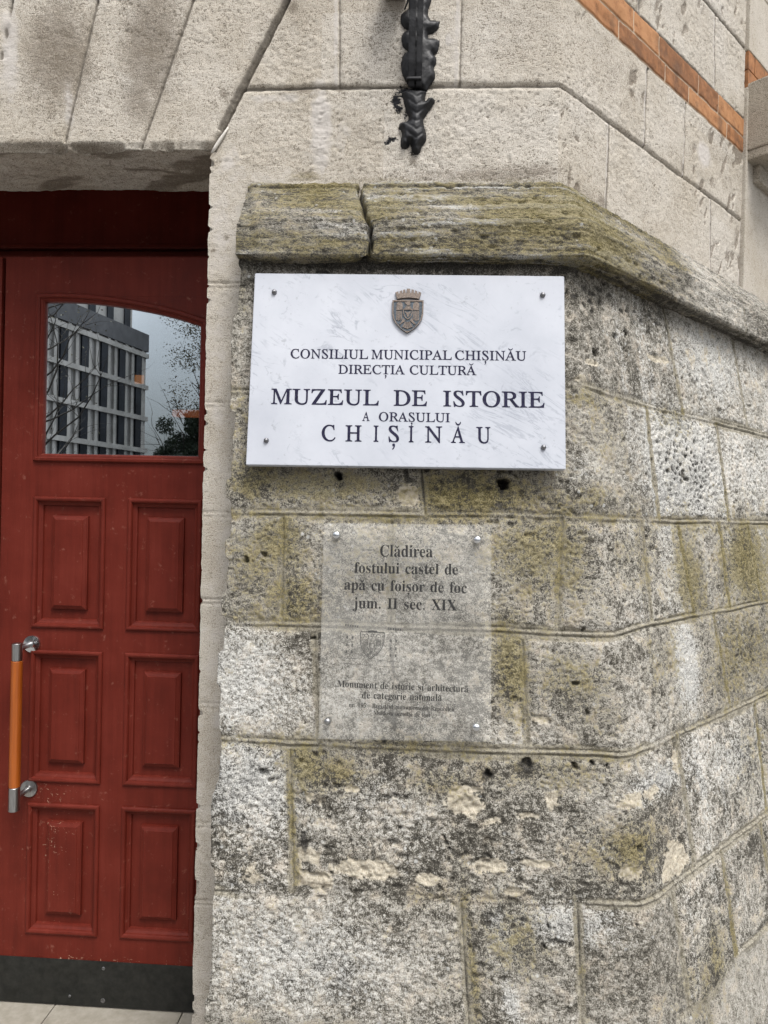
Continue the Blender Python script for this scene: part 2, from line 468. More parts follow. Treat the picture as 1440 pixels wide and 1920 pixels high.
M = dict(
    plinth=stone_rough("mossy rubble limestone"),
    string=stone_rough("mossy moulded limestone", True),
    wall=stone_smooth("dressed limestone"),
    brick=m_brick(), paint=m_paint(), marble=m_marble(), pane=m_glass_pane(), acrylic=m_acrylic('weathered clear acrylic', 1.0), acrylic_back=m_acrylic('clear acrylic', 0.05),
    ink=m_simple("carved blue black letters", (0.008, 0.008, 0.022), (0.030, 0.028, 0.060), 0.6, scale=170, bump=0, spec=0.12),
    print=m_simple("faded dark grey print", (0.014, 0.014, 0.015), (0.045, 0.044, 0.043), 0.7, scale=220, bump=0, spec=0.15),
    line=m_simple("thin grey print", (0.026, 0.026, 0.026), (0.075, 0.073, 0.068), 0.6, scale=220, bump=0),
    chrome=m_simple("polished steel", (0.60, 0.61, 0.62), (0.72, 0.73, 0.74), 0.13, 1.0, 120, 0.03),
    steel=m_simple("brushed steel", (0.30, 0.30, 0.30), (0.46, 0.46, 0.455), 0.30, 1.0, 300, 0.08, stretch=(1, 1, 0.05)),
    screw=m_simple("dull screw steel", (0.10, 0.10, 0.105), (0.30, 0.30, 0.31), 0.38, 1.0, 500, 0.3),
    grip=m_simple("orange varnished wood", (0.22, 0.050, 0.006), (0.36, 0.092, 0.011), 0.24, 0, 55, 0.04, stretch=(1, 1, 0.05)),
    iron=m_simple("black painted iron", (0.006, 0.006, 0.007), (0.015, 0.015, 0.017), 0.40, 0.0, 90, 0.35, dist=0.003, r1=0.60, spec=0.3),
    rust=m_simple("rusty brown iron", (0.055, 0.018, 0.010), (0.12, 0.042, 0.022), 0.7, 0.0, 90, 0.4),
    bronze=m_simple("aged bronze", (0.085, 0.070, 0.060), (0.21, 0.165, 0.135), 0.42, 0.55, 300, 0.25),
    patina=m_simple("blue black patina", (0.030, 0.036, 0.042), (0.075, 0.095, 0.115), 0.5, 0.4, 240, 0.3),
    kick=m_simple("scuffed black kick plate", (0.008, 0.0085, 0.0075), (0.020, 0.020, 0.0175), 0.42, 0.0, 45, 0.1, r1=0.6, spec=0.25, detail=7),
    caulk=m_simple("grey caulk", (0.10, 0.085, 0.07), (0.26, 0.22, 0.185), 0.8, 0, 150, 0.5),
    foam=m_simple("white sealing strip", (0.50, 0.47, 0.42), (0.66, 0.63, 0.58), 0.7, 0, 150, 0.3),
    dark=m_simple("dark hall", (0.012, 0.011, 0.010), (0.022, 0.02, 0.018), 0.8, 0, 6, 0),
    tile=m_simple("worn threshold slabs", (0.225, 0.205, 0.165), (0.315, 0.29, 0.245), 0.6, 0, 30, 0.12, r1=0.8, detail=7),
    pave=m_simple("grey pavement", (0.16, 0.155, 0.145), (0.26, 0.25, 0.235), 0.85, 0, 14, 0.2),
    asphalt=m_simple("asphalt", (0.04, 0.04, 0.042), (0.07, 0.07, 0.07), 0.9, 0, 60, 0.3),
    facade=m_simple("pale cladding", (0.25, 0.238, 0.22), (0.36, 0.342, 0.32), 0.7, 0, 0.8, 0.0),
    band=m_simple("dark cladding", (0.03, 0.03, 0.034), (0.055, 0.055, 0.06), 0.6, 0, 1.5, 0),
    dglass=m_simple("dark office glass", (0.008, 0.009, 0.012), (0.02, 0.023, 0.03), 0.15, 0, 0.6, 0, spec=0.15),
    bark=m_simple("dark bark", (0.03, 0.025, 0.02), (0.075, 0.062, 0.05), 0.9, 0, 20, 0.5),
    needle=m_simple("dark evergreen leaves", (0.012, 0.020, 0.010), (0.040, 0.055, 0.026), 0.7, 0, 3, 0),
    leaf=m_simple("thin brown green leaves", (0.045, 0.042, 0.018), (0.11, 0.09, 0.04), 0.7, 0, 3, 0),
    glow=m_emit("warm lamp glow", (1.0, 0.36, 0.11), 0.42),
    glow2=m_emit("reddish lamp glow", (1.0, 0.25, 0.10), 0.22),
)
# ------------------------------------------------------------------ the building
YW, XK = 1.80, 0.337                       # front wall plane and the x of its corner
BAT = 0.08                                 # batter of the plinth
def yf(z): return 1.72 - BAT * (2.2 - z)
NF = np.array([0, 1, -BAT])
PF0 = (0, 1.72, 2.2)
_A, _B = hit(1094, 718, PF0, NF), hit(1213, 1696, PF0, NF)
KS = (_B[0] - _A[0]) / (_B[2] - _A[2])
def xc(z): return _A[0] + KS * (z - _A[2])
NR = np.cross(_B - _A, RD); NR = NR / np.linalg.norm(NR)
def sz(x, y):
    """pixel -> (distance along the plinth from its corner, height)"""
    p = hit(x, y, PF0, NF)
    s = p[0] - xc(p[2])
    if s > 0:
        p = hit(x, y, _A, NR)
        s = (p[0] - xc(p[2])) / C45
    return float(s), float(p[2])
def wsz(x, y):
    """the same for the upper wall"""
    p = hit(x, y, (0, YW, 0), YN)
    s = p[0] - XK
    if s > 0:
        p = hit(x, y, (XK, YW, 0), RNV)
        s = (p[0] - XK) / C45
    return float(s), float(p[2])
def sp(x, e): return 0.5 * (x + np.sqrt(x * x + e * e))
def blobs(S, Z, items, conv, seed):
    """soft ragged patches; items (px, py, rx, ry, strength) measured in the photograph, laid on the wall in metres"""
    out = np.zeros(S.shape)
    for k, (px, py, rx, ry, st) in enumerate(items):
        s0, z0 = conv(px, py)
        sa, sb = conv(px - rx, py)[0], conv(px + rx, py)[0]
        za, zb = conv(px, py + ry)[1], conv(px, py - ry)[1]
        wx, wz = max(1e-3, (sb - sa) / 2), max(1e-3, (zb - za) / 2)
        m = (np.abs(S - s0) < 2.6 * wx) & (np.abs(Z - z0) < 2.6 * wz)
        if not m.any(): continue
        q = ((S[m] - s0) / wx) ** 2 + ((Z[m] - z0) / wz) ** 2
        out[m] = np.maximum(out[m], st * np.exp(-0.7 * q))
    return out
building = empty("stone_building", (0.0, 2.0, 0.0), "weathered pale limestone building with mossy battered plinth and canted corner", "building")

# ---- plinth
ZT = 2.262
def make_plinth():
    z = spaced((-0.08, 0.42, 0.02), (0.42, ZT, 0.0030))
    uf = spaced((-1.0, 0.0, 0.0030))
    sr = spaced((0.0, 1.36, 0.0032), (1.36, 2.8, 0.03))[1:]
    nf = len(uf)
    Z = np.repeat(z[:, None], nf + len(sr), 1)
    XC = xc(Z)
    left = -0.470 + 0.016 * (fbm(z * 9, z * 0, 4, 3) - 0.5) - 0.012 * smooth(0.62, 0.75, vn(z * 14, z * 0, 9))
    S = np.concatenate([uf[None, :] * (-(left[:, None] - XC[:, :1])) , np.repeat(sr[None, :], len(z), 0)], 1)
    front = S <= 0
    # courses and joints
    CRS = [[(436, 735), (700, 726), (1094, 721), (1211, 759), (1343, 792), (1440, 817)],
           [(428, 961), (512, 961), (742, 965), (1000, 967), (1112, 972), (1250, 977), (1440, 980)],
           [(412, 1168), (592, 1171), (923, 1181), (1046, 1188), (1149, 1191), (1226, 1169), (1440, 1129)],
           [(400, 1384), (555, 1394), (720, 1403), (900, 1408), (1000, 1411), (1175, 1418), (1273, 1379), (1440, 1301)],
           [(388, 1667), (499, 1674), (605, 1676), (694, 1679), (830, 1688), (960, 1694), (1213, 1697), (1250, 1672), (1440, 1527)],
           [(700, 1945), (1000, 1965), (1281, 1911), (1341, 1864), (1384, 1795), (1440, 1742)]]
    VJ = {0: [[(1251, 605), (1279, 753)], [(1378, 652), (1403, 796)]],
          1: [[(790, 877), (796, 948)], [(1214, 764), (1238, 963)], [(1347, 803), (1370, 975)]],
          2: [[(531, 961), (527, 1165)], [(735, 970), (733, 1165)], [(1055, 985), (1048, 1185)], [(1207, 986), (1226, 1166)],
              [(1273, 982), (1303, 1147)], [(1352, 986), (1371, 1140)], [(1405, 990), (1428, 1110)]],
          3: [[(588, 1172), (598, 1395)], [(980, 1190), (991, 1400)], [(1341, 1155), (1373, 1330)]],
          4: [[(543, 1390), (549, 1650)], [(1273, 1390), (1305, 1617)], [(1418, 1326), (1431, 1442)]],
          5: [[(865, 1700), (880, 1920)], [(1085, 1710), (1093, 1920)], [(1264, 1668), (1294, 1869)], [(1356, 1600), (1384, 1792)], [(1429, 1548), (1440, 1612)]],
          6: [[(1330, 1890), (1345, 1960)]]}
    rag = (fbm(S * 26, Z * 26, 4, 40) - 0.5)
    rag2 = (fbm(S * 90, Z * 90, 3, 44) - 0.5)
    row = np.zeros(S.shape, int)
    dh = np.full(S.shape, 9.0); side = np.zeros(S.shape)
    mossj = np.zeros(S.shape)
    jm = [0.30, 0.50, 0.35, 0.40, 0.15, 0.30]
    for k, c in enumerate(CRS):
        q = sorted(sz(*p) for p in c)
        zc = np.interp(S, [a for a, b in q], [b for a, b in q])
        zc = zc + 0.006 * (fbm(S * 7, S * 0 + k, 3, 60 + k) - 0.5)
        row += (Z < zc)
        d = Z - zc
        m = np.abs(d) < np.abs(dh)
        dh = np.where(m, d, dh)
        mossj = np.maximum(mossj, jm[k] * np.exp(-(d / 0.028) ** 2) * smooth(0.3, 0.6, fbm(S * 6, S * 0 + 3.3 * k, 3, 71 + k)))
    dv = np.full(S.shape, 9.0); col = np.zeros(S.shape)
    for r, lst in VJ.items():
        m = row == r
        for pts in lst:
            a = [sz(*p) for p in pts]
            (s0, z0), (s1, z1) = a[0], a[1]
            sj = s0 + (Z - z0) * (s1 - s0) / (z1 - z0)
            dv = np.where(m & (np.abs(S - sj) < dv), np.abs(S - sj), dv)
            col += m & (S > sj)
    rnd = _h(col, row * 1.0 + 11, 5); rnd2 = _h(col, row * 1.0 + 31, 6)
    keep = (0.45 + 0.55 * smooth(0.36, 0.52, fbm(S * 5.5, Z * 5.5, 3, 90))) - 0.8 * blobs(S, Z, [(470, 1390, 60, 30, .7), (450, 1170, 60, 30, .5), (1130, 965, 20, 30, .2), (700, 1680, 400, 30, .35)], sz, 1)
    dha = np.abs(dh) + 0.013 * rag + 0.006 * rag2
    dva = dv + 0.014 * rag + 0.006 * rag2
    hw = 0.0135 + 0.030 * (fbm(S * 5, Z * 5, 3, 80) - 0.47)
    jh = (1 - smooth(hw - 0.004, hw + 0.003, dha)) * keep
    jv = (1 - smooth(0.008, 0.015, dva)) * np.where(front, 0.75, 1.0)
    joint = np.maximum(jh, jv)
    # stone relief
    amp = 0.6 + 0.9 * rnd
    hs_ = 0.0075 * (fbm(S * 11, Z * 14, 5, 100, 0.62) - 0.5) * amp
    hs_ = hs_ + 0.0058 * (fbm(S * 75, Z * 95, 3, 120, 0.75) - 0.5) * (0.7 + 0.6 * rnd2)
    f1, rid = cells(S * 34 + 2.0 * rag, Z * 40, 200)
    pits = smooth(0.42, 0.10, f1) * (rid > 0.62)
    f2, rid2 = cells(S * 95, Z * 110, 230)
    pit2 = smooth(0.45, 0.12, f2) * (rid2 > 0.60)
    pm = smooth(0.42, 0.60, fbm(S * 5, Z * 5, 3, 150))
    hs_ = hs_ - 0.0042 * pits * pm * amp - 0.0034 * pit2
    rocky = blobs(S, Z, [(1290, 870, 62, 95, 1.0), (1400, 870, 45, 90, .55), (480, 1500, 70, 100, .5), (1330, 740, 60, 30, .5), (1390, 1230, 40, 80, .5)], sz, 2)
    f3, rid3 = cells(S * 48, Z * 62, 260)
    hs_ = hs_ - rocky * (0.007 * smooth(0.5, 0.15, f3) * (rid3 > 0.35)) + rocky * 0.008 * (fbm(S * 30, Z * 30, 3, 270) - 0.4)
    edge = np.minimum(dha, dva)
    hs_ = hs_ - 0.004 * np.exp(-np.clip(edge - 0.010, 0, 1) / 0.008)
    # mortar relief: two grooves beside a raised bead on the bed joints
    gn = smooth(0.35, 0.6, fbm(S * 12, Z * 12, 3, 95))
    prof = -0.0035 - (0.002 + 0.0045 * gn) * np.exp(-((np.abs(dh + 0.002 * rag) - 0.0062) / 0.0022) ** 2) + 0.003 * np.exp(-(dh / 0.0035) ** 2)
    prof = np.where(jv > jh, -0.004 - 0.006 * np.exp(-(dv / 0.0026) ** 2), prof) + 0.005 * rag2 + 0.008 * rag
    h = hs_ * (1 - joint) + prof * joint
    # holes
    HO = [(637, 893, 7, .05), (944, 907, 10, .06), (1076, 1435, 8, .02), (1113, 1435, 7, .02), (1140, 1438, 6, .02), (915, 1452, 9, .018), (990, 1432, 13, .014),
          (1102, 1337, 10, .014), (1198, 1735, 5, .02), (1021, 1777, 4, .02), (462, 1050, 8, .014), (495, 1038, 7, .012), (588, 1195, 5, .016), (493, 1448, 12, .014),
          (1205, 1595, 9, .012), (1080, 1285, 6, .012), (1095, 1180, 5, .012), (1030, 1740, 5, .012), (605, 1668, 4, .02), (1118, 660, 9, .014), (1155, 630, 6, .015), (1175, 625, 7, .012), (1350, 770, 6, .012), (752, 1553, 4, .015), (834, 1570, 4, .015)]
    HO = [(a, b, c * (0.85 if d > .04 else 0.62), d) for a, b, c, d in HO]
    hole = blobs(S, Z, [(a, b, c, c, 1.0 if d > .04 else 0.75) for a, b, c, d in HO], sz, 3)
    Sw, Zw = S + 0.016 * rag2 + 0.012 * rag, Z + 0.016 * (fbm(S * 90 + 9, Z * 90 + 4, 3, 45) - .5)
    hole = blobs(Sw, Zw, [(a, b, c, c, 1.0 if d > .04 else 0.75) for a, b, c, d in HO], sz, 3)
    hd = np.zeros(S.shape)
    for a, b, c, d in HO: hd = np.maximum(hd, d * smooth(0.35, 0.75, blobs(Sw, Zw, [(a, b, c * 1.2, c * 1.2, 1.0)], sz, 4)))
    h = h - hd
    pale_i = [(690, 1632, 62, 20, 1.0), (590, 1652, 34, 20, .95), (572, 1603, 26, 18, .95), (800, 1648, 20, 14, .95), (872, 1508, 44, 26, .9), (920, 1622, 34, 14, .95), (965, 1672, 22, 10, .9),
              (1185, 1640, 36, 24, .75), (1035, 1503, 20, 26, .8), (1270, 1612, 26, 46, .9), (1000, 1618, 46, 8, .8), (1270, 1425, 14, 34, .75), (1215, 1490, 60, 20, .7), (880, 1480, 30, 8, .9),
              (590, 1500, 34, 22, .7), (770, 930, 34, 26, .9), (970, 1335, 10, 34, .8), (660, 1480, 20, 7, .8), (895, 1395, 20, 10, .5), (990, 1530, 30, 10, .8), (470, 1640, 40, 30, .7), (1110, 680, 14, 8, .9),
              (1228, 672, 14, 7, 1.0), (1245, 675, 9, 6, 1.0), (930, 1540, 22, 10, .8), (1010, 1350, 30, 8, .7), (1090, 710, 20, 8, .8), (1255, 1635, 18, 30, .8), (1330, 665, 62, 70, .45), (1430, 700, 40, 90, .40)]
    pale = blobs(S, Z, pale_i, sz, 5) * (1 - 0.6 * joint)
    h = h + (-0.004 + 0.004 * rag2) * smooth(0.46, 0.56, pale + 1.3 * rag) * (pale > 0.05)
    moss_i = [(600, 915, 150, 45, .75), (860, 930, 150, 40, .72), (480, 900, 60, 60, .72), (520, 1010, 60, 60, .74), (470, 1060, 60, 80, .55), (540, 1120, 60, 60, .58), (1000, 1040, 90, 80, .62), (1075, 1050, 55, 110, .75), (700, 1040, 120, 60, .35),
              (1120, 1120, 60, 80, .45), (1190, 1050, 60, 90, .5), (1290, 1080, 30, 80, .7), (1400, 1060, 40, 80, .7), (962, 1250, 36, 100, .8), (1075, 1275, 70, 60, .66), (1120, 1350, 60, 50, .40), (1250, 1230, 40, 90, .45),
              (1390, 1220, 60, 90, .5), (460, 1150, 60, 40, .45), (570, 1430, 45, 50, .75), (546, 1540, 9, 120, .75), (620, 1440, 60, 40, .5), (1190, 1600, 60, 60, .5), (830, 1470, 60, 30, .35), (1040, 1450, 110, 40, .42), (760, 1400, 200, 18, .5),
              (885, 1800, 12, 140, .62), (960, 1770, 80, 70, .55), (1090, 1800, 9, 140, .5), (1290, 1850, 60, 60, .45), (1340, 1800, 60, 90, .5), (1130, 820, 40, 60, .30), (1110, 940, 50, 40, .45), (1260, 780, 40, 24, .5), (1100, 745, 60, 20, .5),
              (420, 1250, 30, 60, .2), (1420, 1420, 40, 90, .3), (450, 560, 20, 60, .5), (1300, 990, 200, 18, .4), (700, 970, 250, 16, .55), (455, 800, 22, 90, .5)]
    moss = np.maximum(blobs(S, Z, moss_i, sz, 6), mossj) + 0.22 * (rnd2 - 0.5) + 0.10
    strk = smooth(0.50, 0.72, fbm(S * 24, Z * 1.6, 3, 160)) * smooth(-0.05, 0.12, S) * (Z < 1.95)
    moss = moss + 0.13 * strk + 0.22 * smooth(0.35, 1.0, S) * (Z < 1.7) + 0.30 * jv * smooth(0.1, 0.4, S)
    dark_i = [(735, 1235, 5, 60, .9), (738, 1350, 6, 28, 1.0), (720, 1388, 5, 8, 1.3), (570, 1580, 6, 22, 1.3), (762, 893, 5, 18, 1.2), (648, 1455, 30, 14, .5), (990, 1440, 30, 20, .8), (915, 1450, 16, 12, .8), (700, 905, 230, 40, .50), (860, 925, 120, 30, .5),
              (780, 492, 340, 16, .75), (1000, 1720, 120, 60, .35), (1080, 1760, 40, 50, .45), (850, 1840, 60, 70, .4), (660, 1850, 60, 40, .3), (480, 1400, 80, 20, .3), (700, 1740, 60, 40, .35), (1250, 610, 14, 60, .4), (1060, 1520, 40, 30, .35),  # first band: shade below the string course, put into the colour
              (880, 1600, 200, 60, .25), (740, 1460, 90, 50, .35), (1200, 680, 70, 50, .30), (1290, 880, 30, 30, .5), (1110, 560, 60, 30, .5), (1280, 640, 100, 20, .35)]
    dark = blobs(S, Z, dark_i, sz, 7) + 1.1 * hole + 0.55 * pits * pm * (1 - joint) + 1.0 * smooth(0.42, 0.20, f3) * (rid3 > 0.35) * rocky  # hole term paints the shade inside the holes into the colour
    dark = dark + 0.42 * joint * (np.exp(-((np.abs(dh + 0.002 * rag) - 0.0062) / 0.0018) ** 2)) * (jh >= jv) + 0.75 * joint * np.exp(-((dv + 0.003 * rag) / 0.0032) ** 2) * (jv > jh)
    dark = dark + 0.30 * smooth(2.10, 2.24, Z)  # darkens the top under the ledge, shade put into the colour
    white_i = [(450, 1270, 90, 100, .8), (470, 1470, 90, 90, .9), (1290, 870, 70, 95, 1.2), (1410, 880, 50, 90, .6), (560, 1800, 180, 100, .65), (430, 1700, 60, 60, .5), (1290, 1240, 20, 60, 1.2), (1330, 680, 66, 70, .8), (700, 1500, 80, 60, .4),
               (1060, 1730, 90, 40, .8), (940, 1760, 30, 70, .6), (960, 1880, 14, 40, 1.0), (1380, 1420, 60, 60, .55), (1240, 1460, 60, 30, .8), (480, 980, 60, 60, .3), (600, 920, 60, 30, .5), (760, 1550, 80, 80, .3), (1110, 890, 40, 60, .4), (640, 1300, 120, 80, .25)]
    white = (blobs(S, Z, white_i, sz, 8) + 0.35 * smooth(0.55, 0.75, fbm(S * 20, Z * 1.5, 3, 165)) * smooth(0.0, 0.15, S)) * (1 - 0.7 * joint)
    tint = rnd * 0.8 - 0.34
    tint = np.where((row == 4) & (col == 1), -0.22, tint); tint = np.where((row == 5) & (col == 0), 0.12, tint); tint = np.where((row == 5) & (col == 1), -0.2, tint)
    tint = np.where((row == 3) & (col == 0), 0.2, tint); tint = np.where((row == 2) & (S < 0.2), -0.1, tint)
    busy = _h(col, row * 1.0 + 77, 8) * 0.8 + 0.15
    busy = np.where((row == 0) & (col > 0), 0.15, busy); busy = np.where((row == 1) & (col == 2), 1.0, busy); busy = np.where((row == 5) & (col == 0), 0.5, busy); busy = np.where((row == 4) & (col == 1), 0.6, busy)
    tint = tint - 0.25 * ((row == 0) & (col == 0)) + 0.35 * ((row == 0) & (col > 0)) + 0.2 * ((row == 1) & (col == 3))
    # place the vertices
    e = 0.022
    fs, rs = -sp(-S, e), sp(S, e)
    X = XC + fs + rs * C45
    Y = yf(Z) + rs * C45
    w = np.clip(S / 0.06 * 0.5 + 0.5, 0, 1)
    NFn = -NF / np.linalg.norm(NF); nrr = NR if np.dot(NR, RNV) > 0 else -NR
    n = NFn[None, None, :] * (1 - w[..., None]) + nrr[None, None, :] * w[..., None]
    P = np.stack([X, Y, Z], -1) + n * h[..., None]
    # return into the wall at the left end
    cap = P[:, :1].copy(); cap[..., 1] = YW + 0.03
    P = np.concatenate([cap, P], 1)
    at = {}
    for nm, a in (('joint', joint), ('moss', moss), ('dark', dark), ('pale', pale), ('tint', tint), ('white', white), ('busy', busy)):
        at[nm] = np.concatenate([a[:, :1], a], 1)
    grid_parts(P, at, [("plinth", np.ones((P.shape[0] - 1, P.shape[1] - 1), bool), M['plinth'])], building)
make_plinth()

# ---- string course over the plinth
def make_string():
    ztop = wsz(800, 343)[1]
    zl = wsz(800, 351)[1]
    zmid = hit(800, 414, (0, 1.69, 0), YN)[2]
    zb = hit(800, 480, (0, 1.678, 0), YN)[2]
    prof = [(-0.03, ztop + 0.004), (0.006, ztop), (0.014, zl + 0.004), (0.016, zl), (0.024, zl - 0.012), (0.110, zmid + 0.003), (0.115, zmid - 0.004), (0.122, zb + 0.006), (0.116, zb), (0.04, zb - 0.004)]
    oo, zz = [], []
    for (o0, z0), (o1, z1) in zip(prof, prof[1:]):
        n = max(2, int(math.hypot(o1 - o0, z1 - z0) / 0.0026))
        oo += list(np.linspace(o0, o1, n, endpoint=False)); zz += list(np.linspace(z0, z1, n, endpoint=False))
    oo.append(prof[-1][0]); zz.append(prof[-1][1])
    oo, zz = np.array(oo), np.array(zz)
    t = np.concatenate([[0], np.cumsum(np.hypot(np.diff(oo), np.diff(zz)))])
    no, nz = -np.gradient(zz, t), np.gradient(oo, t)
    s = spaced((-0.84, 1.50, 0.0030), (1.50, 2.8, 0.02))
    S, T = np.meshgrid(s, t)
    O, Z = np.repeat(oo[:, None], len(s), 1), np.repeat(zz[:, None], len(s), 1)
    front = S < 0
    wav = fbm(S * 3, S * 0, 3, 11) - 0.5
    st = fbm(S * 5 + 0.7 * wav, T * 75, 4, 21, 0.55) - 0.5                     # bedding planes worn along the course
    worn = smooth(-0.62, -0.30, S) * (1 - smooth(0.25, 0.6, S)) * 0.9 + 0.35
    h = 0.0085 * st * worn + 0.0085 * (fbm(S * 60, T * 80, 4, 31, 0.7) - 0.5) + 0.004 * (fbm(S * 9, T * 20, 3, 35) - 0.5)
    f1, rid = cells(S * 26, T * 40, 300)
    pit = smooth(0.4, 0.1, f1) * (rid > 0.72)
    h = h - 0.004 * pit * worn
    # joints between the stones
    joint = np.zeros(S.shape); crack = np.zeros(S.shape)
    js = [wsz(676, 345)[0], hit(1262, 520, (XK, YW, 0) + RNV * 0.11, RNV), hit(1395, 560, (XK, YW, 0) + RNV * 0.11, RNV)]
    sj0 = js[0] + 0.012 * (fbm(T * 30, T * 0, 3, 41) - 0.5) - 0.012 * smooth(0.02, 0.10, T)
    d = np.abs(S - sj0)
    g = np.exp(-(d / 0.0045) ** 2)
    h = h - 0.030 * g; crack = np.maximum(crack, g)
    h = h - 0.010 * np.exp(-(d / 0.02) ** 2) * smooth(0.1, 0.16, T)
    for p in js[1:]:
        sj = (p[0] - XK - 0.414 * 0.11) / C45
        dd = np.abs(S - sj)
        h = h - 0.006 * np.exp(-(dd / 0.004) ** 2); joint = np.maximum(joint, np.exp(-(dd / 0.005) ** 2))
    tm = t[np.argmin(np.abs(zz - zmid))]
    gl = np.exp(-((T - tm + 0.012 + 0.006 * wav) / 0.0035) ** 2) * smooth(-0.62, -0.5, S)
    h = h - 0.007 * gl + 0.004 * np.exp(-((T - tm + 0.003) / 0.004) ** 2)
    tl = t[np.argmin(np.abs(zz - zl))]
    gl2 = np.exp(-((T - tl - 0.006) / 0.004) ** 2) * smooth(0.05, -0.1, S)
    h = h - 0.006 * gl2
    # the left end is chipped
    h = h - 0.012 * smooth(-0.80, -0.83, S)
    moss_i = []
    moss = 0.55 + 0.85 * (fbm(S * 6, T * 22, 4, 51) - 0.5) + 0.6 * (fbm(S * 2.2, T * 7, 2, 55) - 0.5)
    moss = moss + 0.30 * np.exp(-((S - 0.09) / 0.15) ** 2) - 0.45 * smooth(0.35, 0.9, S) - 0.35 * smooth(0.02, 0.0, T)
    moss = moss - 0.35 * (np.abs(S + 0.62) < 0.1) * 0
    dark = 0.9 * crack + 0.55 * gl + 0.5 * gl2 + 0.4 * pit * worn + 0.25 * smooth(0.02, -0.08, st) + 0.55 * smooth(zb + 0.003, zb - 0.002, Z) * (O > 0.03)  # last term: the underside's shade put into the colour
    white = 0.60 * smooth(0.02, 0.12, st) * smooth(0.5, 0.0, S) * worn + 0.25 * smooth(0.5, 0.65, fbm(S * 10, T * 25, 3, 61))
    pale = 0.0 * S
    tint = -0.34 + 0.30 * smooth(0.3, 0.8, S)
    e = 0.009
    fs, rs = -sp(-S, e), sp(S, e)
    K = XK + 0.4142 * O
    w = np.clip(S / 0.03 * 0.5 + 0.5, 0, 1)
    nx = w * C45; ny = -(1 - w) - w * C45
    hh = h * np.repeat(no[:, None], len(s), 1); hz = h * np.repeat(nz[:, None], len(s), 1)
    wl = -0.003 + 0.006 * wav
    X = K + fs + rs * C45 + nx * hh
    Y = YW - O + rs * C45 + ny * hh
    # the end stays upright at the left
    lx = -0.474 - 0.02 * smooth(0.0, 0.1, T) * 0 + 0.006 * (fbm(T * 60, T * 0, 3, 77) - 0.5)
    X = np.where(S <= s[1], lx, np.maximum(X, lx))
    Zz = Z + hz + wl * 0.6
    P = np.stack([X, Y, Zz], -1)
    cap = P[:, :1].copy(); cap[..., 1] = YW + 0.03
    P = np.concatenate([cap, P], 1)
    at = {}
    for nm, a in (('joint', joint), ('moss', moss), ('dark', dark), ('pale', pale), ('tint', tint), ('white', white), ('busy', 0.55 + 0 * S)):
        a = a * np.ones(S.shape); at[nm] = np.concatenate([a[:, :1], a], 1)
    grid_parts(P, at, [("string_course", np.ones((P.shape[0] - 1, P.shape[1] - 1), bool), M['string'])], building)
    return ztop
ZST = make_string()

